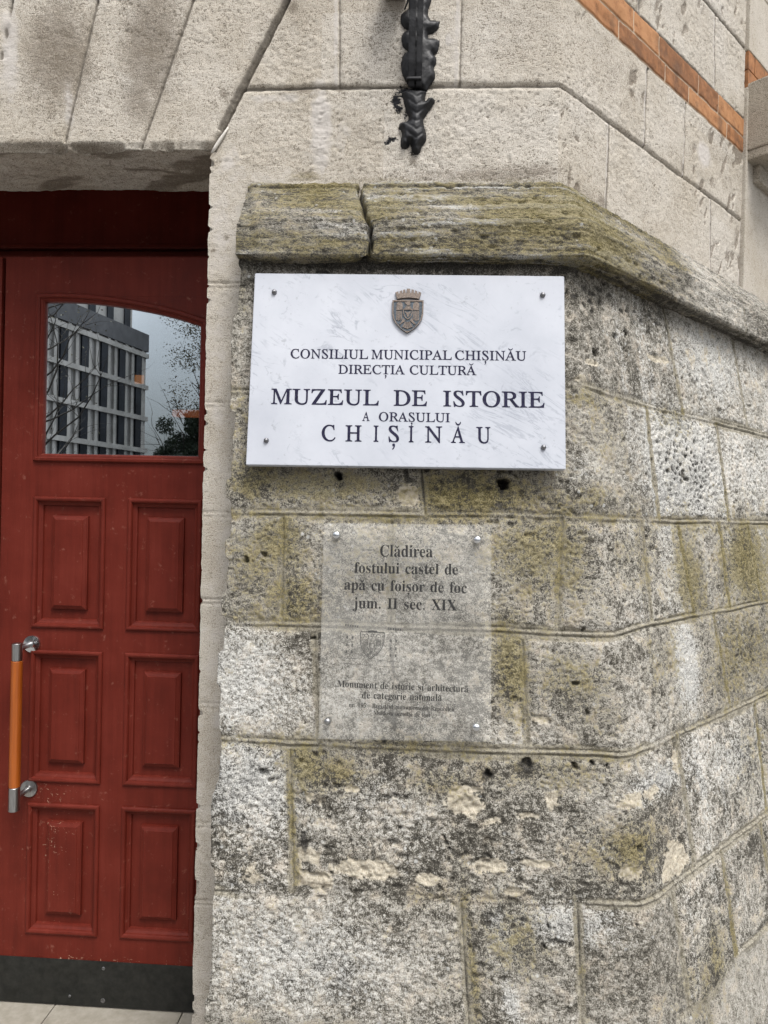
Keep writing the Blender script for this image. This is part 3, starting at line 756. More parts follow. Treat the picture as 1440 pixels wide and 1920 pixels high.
# ---- upper wall, flat arch over the door, brick band
XJ = -0.58                                             # jamb
XM = -1.340                                            # middle of the doorway
ZS = float(hit(200, 281, (0, YW, 0), YN)[2])           # underside of the flat arch
ZB0, ZB1, ZB2, ZU = 2.952, 3.013, 3.086, 2.706         # brick rows and the course below them
SE = wsz(1395, 200)[0]                                 # the canted face ends at a pier
def wall_fields(S, Z):
    X = XK + np.minimum(S, 0)
    front = S < 0
    rag = fbm(S * 30, Z * 30, 4, 400) - 0.5
    rag2 = fbm(S * 110, Z * 110, 3, 404) - 0.5
    joint = np.zeros(S.shape); h = np.zeros(S.shape); dk = np.zeros(S.shape)
    def groove(d, w, depth, dark=1.0):
        nonlocal h, joint, dk
        g = np.exp(-((d + 0.0025 * rag2) / w) ** 2)
        h = h - depth * g; joint = np.maximum(joint, dark * g)
    lint = np.zeros(S.shape, bool)
    def flip(q): return [(2 * (XM - XK) - a, b) for a, b in q]
    def up(q, k=3.0):
        (a0, b0), (a1, b1) = q[0], q[1]
        return [(a0 + (a0 - a1) * k, b0 + (b0 - b1) * k)] + q
    ext = [wsz(x, y) for x, y in ((540, 0), (497, 85), (450, 175), (425, 226), (396, 287))]
    ext = up(ext, 8)
    ez = [b for a, b in ext][::-1]; ea = [a for a, b in ext][::-1]
    sx = np.interp(Z, ez, ea)
    lint = (S < sx) & (Z > ZS - 0.001)
    lint &= (S > 2 * (XM - XK) - sx)
    # bed joints of the wall
    zu = ZU + 0.004 * (fbm(S * 5, S * 0, 3, 410) - 0.5)
    m = (~lint)
    groove(np.where(m, np.abs(Z - zu), 9), 0.0046 + 0.0022 * smooth(0.45, 0.65, fbm(S * 9, S * 0, 3, 411)), 0.009, np.where(S < -0.3, 1.0, 0.70))
    groove(np.where(m & (Z > ZB2), np.abs(Z - 3.345), 9), 0.006, 0.008)
    for zz in (3.70, 4.05): groove(np.where(m, np.abs(Z - zz), 9), 0.006, 0.008)
    pj = np.zeros(S.shape)
    # upright joints
    for pts, z0, z1, dep, wd in [([(637, 0), (637, 164)], ZU, 4.2, .005, .0032), ([(866, 0), (862, 163)], ZU, 4.2, .004, .0030), ([(1144, 243), (1139, 369)], ZST, ZU, .006, .0055), ([(1334, 390), (1334, 488)], ZST, ZU, .006, .0055),
                    ([(1390, 438), (1387, 543)], ZST, ZU, .006, .0055), ([(1216, 132), (1210, 274)], ZU, ZB0, .008, .0055), ([(1287, 200), (1284, 330)], ZU, ZB0, .008, .0055),
                    ([(1202, 0), (1200, 32)], ZB2, 3.345, .006, .0055), ([(1342, 40), (1342, 158)], ZB2, 3.345, .006, .0055)]:
        (a0, b0), (a1, b1) = wsz(*pts[0]), wsz(*pts[1])
        sj = a0 + (Z - b0) * (a1 - a0) / (b1 - b0)
        groove(np.where(m & (Z > z0) & (Z < z1), np.abs(S - sj), 9), wd, dep, 0.95); pj = np.maximum(pj, np.where(m & (Z > z0) & (Z < z1), np.exp(-((S - sj + 0.010) / 0.009) ** 2), 0))
    # strip beside the door: scored bed joints
    for py in (531, 755, 961, 1124, 1320, 1545, 1690):
        zz = hit(415, py, (0, YW, 0), YN)[2]
        k = (Z < 2.3) & (S < -0.7)
        groove(np.where(k, np.abs(Z - zz), 9), 0.0022, 0.004, 0.5)
        groove(np.where(k, np.abs(Z - zz + 0.012), 9), 0.0022, 0.003, 0.35)
    # arch stones
    vid = np.zeros(S.shape)
    for px in ([(24, 0), (2, 110)], [(183, 0), (122, 265)], [(362, 0), (265, 278)]):
        q = up([wsz(*p) for p in px], 6)
        for pl in (q, flip(q)):
            dd = np.where(lint, seg_dist(S, Z, pl), 9)
            groove(dd, 0.0040, 0.010, 1.0)
            (a0, b0), (a1, b1) = pl[0], pl[-1]
            vid += S > a0 + (Z - b0) * (a1 - a0) / (b1 - b0)
    de = seg_dist(S + 0.008 * rag, Z, ext)
    de = np.minimum(de, seg_dist(S + 0.008 * rag, Z, flip(ext)))
    left_side = (S < sx)
    band = np.exp(-((S - sx + 0.010 + 0.010 * rag) / 0.008) ** 2) * (Z > ZS) * (Z > 2.60)
    groove(de, 0.0055, 0.022, 1.0)
    h = h - 0.006 * band; joint = np.maximum(joint, 0.8 * band)
    dk = dk + 0.9 * np.exp(-(np.abs(S - sx - 0.002) / 0.0032) ** 2) * (Z > ZS)
    # bricks on the canted face and round the corner
    brick = (Z > ZB0) & (Z < ZB2)
    bj = np.zeros(S.shape); bid = np.zeros(S.shape)
    lo = [wsz(*p)[0] for p in ((1161, 58), (1248, 140), (1292, 183), (1363, 249))]
    hi_ = [wsz(*p)[0] for p in ((1189, 53), (1237, 95), (1310, 159), (1347, 197))]
    lo = [lo[0] - 0.27 * k for k in (4, 3, 2, 1)] + lo; hi_ = [hi_[0] - 0.24 * k for k in (5, 4, 3, 2, 1)] + hi_
    low = Z < ZB1
    for k, a in enumerate(lo):
        bj = np.maximum(bj, np.where(brick & low, np.exp(-((S - a) / 0.0035) ** 2), 0)); bid += (brick & low & (S > a))
    for k, a in enumerate(hi_):
        bj = np.maximum(bj, np.where(brick & ~low, np.exp(-((S - a) / 0.0035) ** 2), 0)); bid += (brick & ~low & (S > a)) + 20 * (brick & ~low) / len(hi_)
    for zz in (ZB0 + 0.003, ZB1, ZB2 - 0.003): bj = np.maximum(bj, np.exp(-((Z - zz) / 0.0032) ** 2))
    # relief of the stone
    rough = 0.7 + 0.8 * smooth(0.45, 0.65, fbm(S * 3, Z * 3, 3, 420))
    hs_ = 0.0045 * (fbm(S * 14, Z * 18, 4, 430) - 0.5) + 0.0040 * (fbm(S * 90, Z * 115, 3, 440, 0.75) - 0.5) * rough
    f1, rid = cells(S * 95, Z * 120, 450)
    pitm = smooth(0.45, 0.62, fbm(S * 4, Z * 4, 3, 455))
    pit = smooth(0.42, 0.1, f1) * (rid > 0.82) * pitm
    diag = fbm((S * 0.9 - Z * 0.45) * 40, (Z + S * 0.5) * 14, 4, 460)
    scr = smooth(0.585, 0.68, diag) * smooth(0.47, 0.58, fbm(S * 5, Z * 4, 2, 465)) * (~front)
    hs_ = hs_ - 0.0035 * pit - 0.003 * scr
    hs_ = hs_ * np.where((S < -0.70) & (Z < 2.5), 0.45, 1.0)
    h = np.where(brick, 0.001 - 0.005 * bj + 0.006 * (fbm(S * 20, Z * 20, 4, 470) - 0.5), h + hs_)
    # chipped lower edge of the arch
    lip = smooth(ZS + 0.022, ZS, Z) * lint
    chip = smooth(0.50, 0.66, fbm(S * 17, S * 0 + 1.7, 4, 480)) + 0.6 * smooth(-1.50, -1.62, S) * (S > -1.66)
    chip = chip + 0.8 * np.exp(-((S - wsz(165, 275)[0]) / 0.018) ** 2) + 0.7 * np.exp(-((S - wsz(388, 282)[0]) / 0.02) ** 2) + 0.8 * smooth(wsz(128, 270)[0], wsz(100, 270)[0], S)
    h = h - lip * (0.004 + 0.018 * np.clip(chip, 0, 1.2))
    h = h + 0.003 * lint
    dark_i = [(110, 105, 62, 95, 1.0), (285, 90, 55, 110, .9), (262, 190, 36, 50, .7), (560, 40, 40, 40, .45), (550, 12, 10, 14, .9), (700, 60, 60, 60, .35), (960, 60, 90, 70, .35), (900, 330, 180, 18, .7), (480, 325, 60, 20, .25), (1000, 322, 60, 16, .8),
              (1140, 130, 60, 40, .35), (1090, 220, 30, 40, .25), (1360, 290, 30, 50, .35), (420, 178, 10, 8, .9), (570, 168, 40, 6, 1.0), (637, 165, 12, 8, 1.0), (775, 300, 10, 16, .8), (1130, 378, 10, 10, 1.0), (150, 277, 50, 10, .8), (390, 283, 14, 8, .9), (60, 268, 60, 7, .7),
              (1425, 400, 10, 60, .9), (1414, 390, 5, 40, .7), (760, 250, 40, 60, .2), (840, 335, 110, 10, .6), (1100, 370, 60, 12, .5), (400, 470, 6, 4, 1.0), (425, 445, 6, 6, .9), (1250, 465, 14, 6, 1.0), (1180, 430, 30, 10, .4)]
    dark = blobs(S, Z, dark_i, wsz, 1) + dk + 0.5 * pit + 0.85 * scr + 0.20 * (_h(vid, vid * 0, 3) - 0.5) * lint
    dark = dark + 0.45 * lip * np.clip(chip, 0, 1)
    pale_i = [(600, 240, 22, 90, .8), (520, 185, 70, 12, .6), (430, 300, 30, 40, .5), (330, 180, 50, 100, .25), (415, 430, 24, 120, .55), (410, 700, 26, 250, .45), (480, 330, 60, 30, .3), (640, 240, 30, 90, .35), (1320, 290, 12, 22, 1.0), (130, 200, 12, 80, .6),
              (860, 60, 10, 80, .5), (850, 100, 12, 70, .4), (1240, 400, 60, 60, .25), (1180, 380, 50, 50, .2), (840, 75, 4, 10, 1.2), (20, 100, 20, 120, .7), (405, 1300, 20, 500, .4)]
    pale = np.maximum(blobs(S, Z, pale_i, wsz, 2), 0.6 * pj)
    moss_i = [(575, 330, 40, 12, .8), (720, 338, 100, 8, .6), (950, 338, 120, 8, .55), (1250, 500, 90, 30, .0), (1340, 585, 60, 14, .3), (440, 470, 8, 50, .3)]
    moss = blobs(S, Z, moss_i, wsz, 3)
    black_i = [(742, 190, 9, 16, .9), (748, 205, 8, 10, .8), (735, 262, 12, 7, .75), (726, 268, 7, 4, .9), (790, 150, 30, 60, .5), (780, 40, 34, 50, .45), (760, 172, 20, 14, .8), (778, 285, 16, 10, .6), (760, 215, 6, 14, .6), (822, 188, 6, 8, .5)]
    black = blobs(S, Z, black_i, wsz, 4)
    course = np.floor((Z - 2.4) / 0.25)
    tint = np.where(lint, _h(vid, vid * 0 + 2, 9), _h(course, np.floor(S * 2.2 + course * .37), 10))
    tint = tint * 0.5 - 0.02 * (lint) + 0.05
    strip = (S < -0.70) & (Z < 2.5)
    tint = np.where(strip, 0.35, tint)
    tint = np.where(brick, _h(np.round(bid), bid * 0 + 1, 12), tint)
    return h, lint, brick, dict(joint=np.where(brick, bj, joint), moss=moss, dark=dark, pale=np.where(strip, np.maximum(pale, .35), pale), tint=tint, black=black)
def wall_points(S, Z, h, e=0.007):
    fs, rs = -sp(-S, e), sp(S, e)
    w = np.clip(S / 0.012 * 0.5 + 0.5, 0, 1)
    X = XK + fs + rs * C45 + w * C45 * h
    Y = YW + rs * C45 + (-(1 - w) - w * C45) * h
    return X, Y
def make_wall():
    sj, sl = XJ - XK, 2 * (XM - XK) - (XJ - XK)
    s_up = spaced((-3.4, sl, 0.03), (sl, -1.47, 0.012), (-1.47, sj, 0.0036), (sj, 0.0, 0.0036), (0.0, SE, 0.0038))
    zu = spaced((ZS, 3.45, 0.0036), (3.45, 5.2, 0.04))
    # rows of the underside come first (their v is negative)
    td = np.linspace(0.235, 0.0, 48, endpoint=False)
    v = np.concatenate([-td, zu])
    S, V = np.meshgrid(s_up, v)
    under = V < 1.0
    Z = np.where(under, ZS, V)
    h, lint, brick, at = wall_fields(S, Z)
    X, Y = wall_points(S, Z, h)
    dep = np.where(under, -V, 0)
    Y = np.where(under, np.maximum(YW + dep, Y), Y)
    un = 0.010 * (fbm(S * 9, dep * 25, 4, 500) - 0.5) + 0.006 * (fbm(S * 50, dep * 60, 3, 505) - 0.5)
    Z = np.where(under, Z + un * smooth(0.0, 0.02, dep), Z)
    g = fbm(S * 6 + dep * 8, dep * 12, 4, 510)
    at['dark'] = np.where(under, 0.30 + 0.9 * smooth(0.5, 0.7, g) + 0.9 * np.exp(-((dep - 0.12 - 0.15 * (S + 1.1) * (S > -1.3)) / 0.006) ** 2) * (S > -1.2), at['dark'])  # stains and a dark line over an even darkening, soffit shade painted in
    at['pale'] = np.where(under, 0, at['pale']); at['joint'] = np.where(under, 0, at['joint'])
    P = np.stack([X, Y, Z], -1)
    sc = (s_up[:-1] + s_up[1:]) / 2
    fu = under[:-1, :-1] 
    inside = ((sc > sl) & (sc < sj))[None, :]
    lf = lint[:-1, :-1] & lint[1:, 1:]
    mask_l = (fu & inside) | (~fu & lf)
    br = brick[:-1, :-1] & brick[1:, 1:]
    mask_w = ~fu & ~lf & ~br
    rt_ = np.broadcast_to((sc > XM - XK)[None, :], mask_w.shape)
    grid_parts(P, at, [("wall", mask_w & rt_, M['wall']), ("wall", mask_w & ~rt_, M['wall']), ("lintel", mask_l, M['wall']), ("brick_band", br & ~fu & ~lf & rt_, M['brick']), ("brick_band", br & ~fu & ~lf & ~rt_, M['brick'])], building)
    # below: between the jamb and the string course, and the strip beside the door
    z2 = spaced((-0.08, 0.20, 0.03), (0.20, 2.30, 0.0040), (2.30, ZS, 0.0036))
    s2 = spaced((sj, 0.0, 0.0036), (0.0, SE + 0.35, 0.0038))
    S, Z = np.meshgrid(s2, z2)
    h, lint, brick, at = wall_fields(S, Z)
    X, Y = wall_points(S, Z, h)
    nb = fbm(Z * 40, Z * 0, 4, 520)
    bite = 0.004 * (nb - 0.5) + 0.010 * smooth(0.70, 0.78, nb) + 0.012 * (np.exp(-((Z - hit(389, 388, (0, YW, 0), YN)[2]) / .004) ** 2) + np.exp(-((Z - hit(389, 430, (0, YW, 0), YN)[2]) / .005) ** 2))
    X = X + bite * smooth(sj + 0.02, sj, S)
    P = np.stack([X, Y, Z], -1)
    sc = ((s2[:-1] + s2[1:]) / 2)[None, :]; zc = ((z2[:-1] + z2[1:]) / 2)[:, None]
    mask = (sc < -0.76) | (zc > ZST - 0.05)
    lf = (lint[:-1, :-1] & lint[1:, 1:])
    grid_parts(P, at, [("wall", mask & ~lf, M['wall'])], building)
make_wall()

def attr_mesh(o, **kw):
    n = len(o.data.vertices)
    for k, v in kw.items():
        a = o.data.attributes.new(k, 'FLOAT', 'POINT'); a.data.foreach_set('value', [float(v)] * n)
    return o
# reveals, and the wall beyond the doorway
b = MB()
b.box(XJ + 0.0005, XJ + 0.09, YW + 0.012, 2.040, 0.0, ZS - 0.002)
b.box(XJ + 0.085, XJ + 0.16, 2.0395, 2.40, 0.0, ZS + 0.35)
attr_mesh(b.build("door_jamb", M['wall'], building), tint=.3, pale=.2, dark=.1)
b = MB()
XL = 2 * XM - XJ
b.box(XL - 0.09, XL - 0.0005, YW + 0.004, 2.040, 0.0, ZS - 0.002)
b.box(XL - 1.9, XL - 0.088, YW - 0.002, 2.2, 0.0, ZS - 0.001)
b.box(XL - 0.16, XL - 0.085, 2.0395, 2.40, 0.0, ZS + 0.35)
attr_mesh(b.build("door_jamb", M['wall'], building), tint=.3, pale=.2, dark=.1)
b = MB()
b.box(XL - 0.1, XJ + 0.1, 2.036, 2.42, ZS + 0.25, ZS + 0.45)
b.box(XL - 0.1, XJ + 0.1, 2.0365, 2.06, ZS + 0.02, ZS + 0.252)
attr_mesh(b.build("head_recess", M['wall'], building), tint=.1, dark=.5)  # high dark value: recess shade put into the stone colour
# sealing strip that has worked loose from the arch joint
b = MB()
p0 = [hit(x, y, (0, YW - 0.004, 0), YN) for x, y in ((397, 287), (404, 276), (413, 262), (421, 250), (428, 238))]
b.tube(p0, [0.0030, 0.0046, 0.0046, 0.0036, 0.0015], 8)
b.build("sealing_strip", M['foam'], building)
# pier with its projecting sill block at the end of the canted face
def rbox(b, s0, s1, o0, o1, z0, z1, bev=0.004):
    MM = Matrix(((C45, C45, 0, XK), (C45, -C45, 0, YW), (0, 0, 1, 0), (0, 0, 0, 1)))
    b.box(s0, s1, o0, o1, z0, z1, bev, 2, MM)
b = MB(); rbox(b, SE - 0.001, SE + 0.9, -0.3, 0.014, 2.30, 3.196); rbox(b, SE, SE + 0.9, -0.3, 0.014, 3.334, 3.585); rbox(b, SE, SE + 0.9, -0.3, 0.014, 3.59, 5.2)
attr_mesh(b.build("pier", M['wall'], building), tint=.25, pale=.15)
b = MB(); rbox(b, SE + 0.002, SE + 0.18, -0.2, 0.012, 3.198, 3.262, .002); rbox(b, SE + 0.185, SE + 0.9, -0.2, 0.012, 3.198, 3.262, .002)
rbox(b, SE + 0.002, SE + 0.06, -0.2, 0.012, 3.266, 3.332, .002); rbox(b, SE + 0.065, SE + 0.9, -0.2, 0.012, 3.266, 3.332, .002)
attr_mesh(b.build("pier_brick", M['brick'], building), tint=.35)
b = MB()
zt, zb = wsz(1396, 158)[1], wsz(1395, 287)[1]
rbox(b, SE + 0.003, SE + 0.9, -0.2, 0.20, zb, zt, .006)
rbox(b, SE + 0.006, SE + 0.9, -0.2, 0.085, zb - 0.035, zb + 0.001, .006)
rbox(b, SE + 0.06, SE + 0.9, -0.2, 0.040, zb - 0.10, zb - 0.033, .012)
attr_mesh(b.build("sill_block", M['wall'], building), tint=-.1, dark=.45)
# inside hall, dark
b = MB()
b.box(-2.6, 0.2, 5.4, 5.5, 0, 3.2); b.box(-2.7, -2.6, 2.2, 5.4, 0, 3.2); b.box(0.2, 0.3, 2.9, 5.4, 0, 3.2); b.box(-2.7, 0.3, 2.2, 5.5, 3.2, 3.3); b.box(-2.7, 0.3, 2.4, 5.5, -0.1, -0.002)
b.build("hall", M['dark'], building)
# worn threshold slabs with open joints
b = MB()
zt = 0.0
e1 = [hit(x, y, (0, 0, 0), np.array([0, 0, 1.])) for x, y in ((102, 1886), (75, 1920))]
xs1 = float(e1[0][0]); xs2 = float(hit(340, 1903, (0, 0, 0), np.array([0, 0, 1.]))[0])
for x0, x1 in ((XL, xs1 - 0.46), (xs1 - 0.458, xs1 - 0.0016), (xs1 + 0.0016, xs2 - 0.0016), (xs2 + 0.0016, XJ)):
    b.box(x0, x1, 1.3, 2.40, -0.06, 0.0, 0.002)
b.build("threshold", M['tile'], building)
# ------------------------------------------------------------------ the door
YD = 2.125
def offset_loop(pts, d):
    """closed outline (counter-clockwise, x-z) moved inwards by d"""
    n = len(pts); out = []
    for i in range(n):
        p0, p1, p2 = Vector(pts[i - 1]), Vector(pts[i]), Vector(pts[(i + 1) % n])
        a, c = (p1 - p0).normalized(), (p2 - p1).normalized()
        na, nc = Vector((-a.y, a.x)), Vector((-c.y, c.x))
        k = (na + nc); k = k / max(0.2, k.dot(na))
        out.append((p1.x + k.x * d, p1.y + k.y * d))
    return out
def loops_mesh(name, outline, prof, mat, parent, fill=True):
    """outline in x-z, prof: (inset, outwards) list; a moulding that runs round the outline"""
    v, f = [], []
    n = len(outline)
    for d, hgt in prof:
        for x, z in offset_loop(outline, d): v.append((x, YD - hgt, z))
    for k in range(len(prof) - 1):
        for i in range(n):
            a, b_ = k * n + i, k * n + (i + 1) % n
            f.append((a, b_, b_ + n, a + n))
    if fill: f.append(tuple((len(prof) - 1) * n + i for i in range(n)))
    bm = bmesh.new()
    bv = [bm.verts.new(p) for p in v]
    for q in f: bm.faces.new([bv[i] for i in q])
    bmesh.ops.recalc_face_normals(bm, faces=bm.faces)
    if sum((fc.normal.y for fc in bm.faces)) > 0: bmesh.ops.reverse_faces(bm, faces=bm.faces)
    me = bpy.data.meshes.new(name); bm.to_mesh(me); bm.free()
    return put(name, me, parent, [mat])
def rect(x0, x1, z0, z1): return [(x0, z0), (x1, z0), (x1, z1), (x0, z1)]
def chip_attr(o):
    """paint chips where the photograph shows them: by the handle and on the lower panels"""
    me = o.data; n = len(me.vertices)
    co = np.zeros(n * 3); me.vertices.foreach_get('co', co); co = co.reshape(-1, 3)
    a = me.attributes.new('chip', 'FLOAT', 'POINT')
    x, z = co[:, 0], co[:, 2]
    c = np.zeros(n)
    for px, py, rx, rz, st in ((-1.15, .675, .12, .05, .8), (-1.15, 1.165, .10, .03, .55), (-1.15, .48, .10, .20, 1.0), (-1.04, .42, .05, .16, .7), (-1.19, .92, .05, .1, .3), (-.98, .15, .25, .02, .9), (-.69, .68, .05, .03, .5), (-.80, .92, .04, .15, .35), (-.80, .60, .1, .06, .35)):
        c = np.maximum(c, st * np.exp(-((x - px) / rx) ** 2 - ((z - pz(py)) / rz) ** 2))
    a.data.foreach_set('value', c)
def pz(z): return z
def dense_plate(name, x0, x1, z0, z1, holes, mat, parent, step=0.02):
    """flat door face with openings; holes are (x0, x1, z0, z1) rectangles"""
    xs = sorted({x0, x1} | {q for h_ in holes for q in h_[:2]}); zs = sorted({z0, z1} | {q for h_ in holes for q in h_[2:]})
    def fine(a):
        o = []
        for p, q in zip(a, a[1:]):
            m = max(1, int(round((q - p) / step))); o += list(np.linspace(p, q, m, endpoint=False))
        return o + [a[-1]]
    xs, zs = fine(xs), fine(zs)
    bm = bmesh.new()
    V = [[bm.verts.new((x, YD, z)) for x in xs] for z in zs]
    for j in range(len(zs) - 1):
        for i in range(len(xs) - 1):
            cx, cz = (xs[i] + xs[i + 1]) / 2, (zs[j] + zs[j + 1]) / 2
            if any(h_[0] < cx < h_[1] and h_[2] < cz < h_[3] for h_ in holes): continue
            bm.faces.new((V[j][i], V[j][i + 1], V[j + 1][i + 1], V[j + 1][i]))
    bmesh.ops.delete(bm, geom=[v for v in bm.verts if not v.link_faces], context='VERTS')
    # depth of the leaf behind the face
    ed = [e for e in bm.edges if e.is_boundary]
    r = bmesh.ops.extrude_edge_only(bm, edges=ed)
    for v in [g for g in r['geom'] if isinstance(g, bmesh.types.BMVert)]: v.co.y += 0.05
    bmesh.ops.recalc_face_normals(bm, faces=bm.faces)
    me = bpy.data.meshes.new(name); bm.to_mesh(me); bm.free()
    o = put(name, me, parent, [mat])
    return o
XW0, XW1, ZW0 = -1.207, -0.704, 1.755
ARCH = [(-1.207, 2.236), (-1.150, 2.2375), (-1.093, 2.2355), (-1.04, 2.2315), (-0.989, 2.226), (-0.93, 2.2175), (-0.868, 2.2065), (-0.825, 2.1975), (-0.782, 2.187), (-0.742, 2.1755), (-0.704, 2.163)]
def make_leaf(label, mirrored, full=True):
    X0, X1 = -1.337, -0.565
    door = empty("entrance_door", (X0 if not mirrored else X0 - 0.006, YD, 0.0), label, "door")
    if mirrored: door['kind'] = 'thing'
    zt = 2.378
    cols = ((-1.227, -0.998), (-0.920, -0.688)); rows = ((1.204, 1.615), (0.714, 1.127), (0.230, 0.640))
    holes = [(x0, x1, z0, z1) for x0, x1 in cols for z0, z1 in rows]
    made = []
    hw = (XW0 - 0.006, XW1 + 0.006, ZW0 - 0.006, 2.255)
    leaf = dense_plate("door_leaf", X0, X1, 0.012, zt, holes + [hw], M['paint'], door)
    # the shaped head above the glass
    bm = bmesh.new()
    low = [bm.verts.new((max(hw[0], min(hw[1], x)) if 0 < i < len(ARCH) - 1 else (hw[0] if i == 0 else hw[1]), YD + 0.0006, z + 0.006)) for i, (x, z) in enumerate(ARCH)]
    top = [bm.verts.new((v.co.x, YD + 0.0006, 2.2558)) for v in low]
    lowb = [bm.verts.new((v.co.x, YD + 0.045, v.co.z)) for v in low]
    for i in range(len(low) - 1):
        bm.faces.new((low[i], low[i + 1], top[i + 1], top[i])); bm.faces.new((low[i + 1], low[i], lowb[i], lowb[i + 1]))
    me = bpy.data.meshes.new("arched_head"); bm.to_mesh(me); bm.free()
    made += [leaf, put("arched_head", me, door, [M['paint']])]
    pp = [(-0.003, -0.004), (-0.0028, 0.0045), (0.000, 0.0075), (0.004, 0.0085), (0.009, 0.0070), (0.0115, 0.0030), (0.0125, -0.0020), (0.0185, -0.0065), (0.0235, -0.0085), (0.0245, -0.0125), (0.0255, -0.0150), (0.0560, -0.0150),
          (0.0568, -0.0120), (0.0572, -0.0045), (0.0600, -0.0035), (0.0605, -0.0022), (0.0690, 0.0020), (0.0700, 0.0035)]
    for x0, x1 in cols:
        for z0, z1 in rows:
            made.append(loops_mesh("panel", rect(x0, x1, z0, z1), pp, M['paint'], door))
    wo = [(XW0, ZW0), (XW1, ZW0)] + ARCH[::-1]
    wp = [(-0.026, -0.003), (-0.0255, 0.006), (-0.022, 0.0105), (-0.015, 0.011), (-0.0115, 0.0085), (-0.011, 0.004), (-0.006, 0.003), (-0.001, -0.002), (0.0, -0.008), (0.0005, -0.020)]
    made.append(loops_mesh("window_frame", wo, wp, M['paint'], door, False))
    for o in made: chip_attr(o)
    # glass
    me = fill_outline([offset_loop(wo, -0.002)], 0.005)
    me.transform(Matrix(((1, 0, 0, 0), (0, 0, 1, YD + 0.012), (0, 1, 0, 0), (0, 0, 0, 1))))
    gl = put("window_pane", me, door, [M['pane']])
    b = MB(); b.box(XW0 + 0.0005, XW0 + 0.008, YD + 0.0175, YD + 0.0215, ZW0, 2.232); b.box(XW0, XW1, YD + 0.0175, YD + 0.0215, ZW0 - 0.003, ZW0 + 0.004)
    b.build("glazing_spacer", M['steel'], door)
    b = MB()
    b.box(X0 + 0.002, X1 - 0.002, YD - 0.003, YD - 0.0004, 0.006, 0.1495, 0.0008)
    kp = b.build("kick_plate", M['kick'], door)
    for sx, szz, r in ((-0.972, 0.128, .0055), (-0.972, 0.026, .0075), (-1.08, 0.034, .0045)):
        b = MB(); b.lathe([(r, 0), (r, 0.0008), (r * .75, 0.0016), (r * .5, 0.0012), (r * .45, 0.0004), (0, 0.0004)], Matrix.Translation((sx, YD - 0.003, szz)) @ Matrix.Rotation(math.radians(90), 4, 'X'), 14)
        b.build("screw", M['screw'], kp)
    # pull handle
    hx = -1.226
    hd = None
    def cyl(b, x, y, z0, z1, r, cap=0.001):
        b.lathe([(0, z0), (r - cap, z0), (r, z0 + cap), (r, z1 - cap), (r - cap, z1), (0, z1)], Matrix.Translation((x, y, 0)), 28)
    yh = YD - 0.083
    b = MB(); cyl(b, hx, yh, 0.725, 1.112, 0.0165, 0.0012)
    hd = b.build("handle", M['grip'], door, auto=math.radians(40)); hd['label'] = "vertical orange wooden pull handle on steel posts"
    for z0, z1, zr in ((1.1122, 1.166, 1.1600), (0.652, 0.7248, 0.6870)):
        b = MB(); cyl(b, hx, yh, z0, z1, 0.0150 if z0 > 1 else 0.0165, 0.0015); b.build("ferrule", M['steel'], hd, auto=math.radians(40))
        zp = z0 + 0.036
        b = MB(); b.lathe([(0, 0), (0.0085, 0), (0.0085, 0.075), (0.010, 0.083), (0, 0.083)], Matrix.Translation((hx, YD - 0.004, zp)) @ Matrix.Rotation(math.radians(90), 4, 'X'), 20)
        b.build("post", M['steel'], hd, auto=math.radians(40))
        b = MB(); b.lathe([(0.0275, -0.002), (0.0275, 0.004), (0.0262, 0.0062), (0.012, 0.0085), (0.010, 0.012), (0, 0.012)], Matrix.Translation((hx, YD, zp)) @ Matrix.Rotation(math.radians(90), 4, 'X'), 32)
        b.build("rosette", M['chrome'] if z0 > 1 else M['steel'], hd, auto=math.radians(35))
    if mirrored:
        for o in [door] + list(door.children_recursive):
            pass
        door.scale.x = -1
    return door
make_leaf("dark red panelled door with arched glass and orange pull handle", False)
make_leaf("second red door leaf beyond the meeting edge, only a sliver in view", True)
b = MB()
b.box(XL - 0.08, XJ + 0.08, YD + 0.20, YD + 0.25, 2.38, ZS + 0.3)
b.box(XL - 0.08, XJ + 0.08, YD + 0.045, YD + 0.199, 2.384, 2.400, 0.003)
b.box(XL - 0.08, XJ + 0.08, YD + 0.17, YD + 0.199, 2.47, 2.485, 0.004)
tr = b.build("transom_panel", M['paint'], building)
a = tr.data.attributes.new('chip', 'FLOAT', 'POINT')

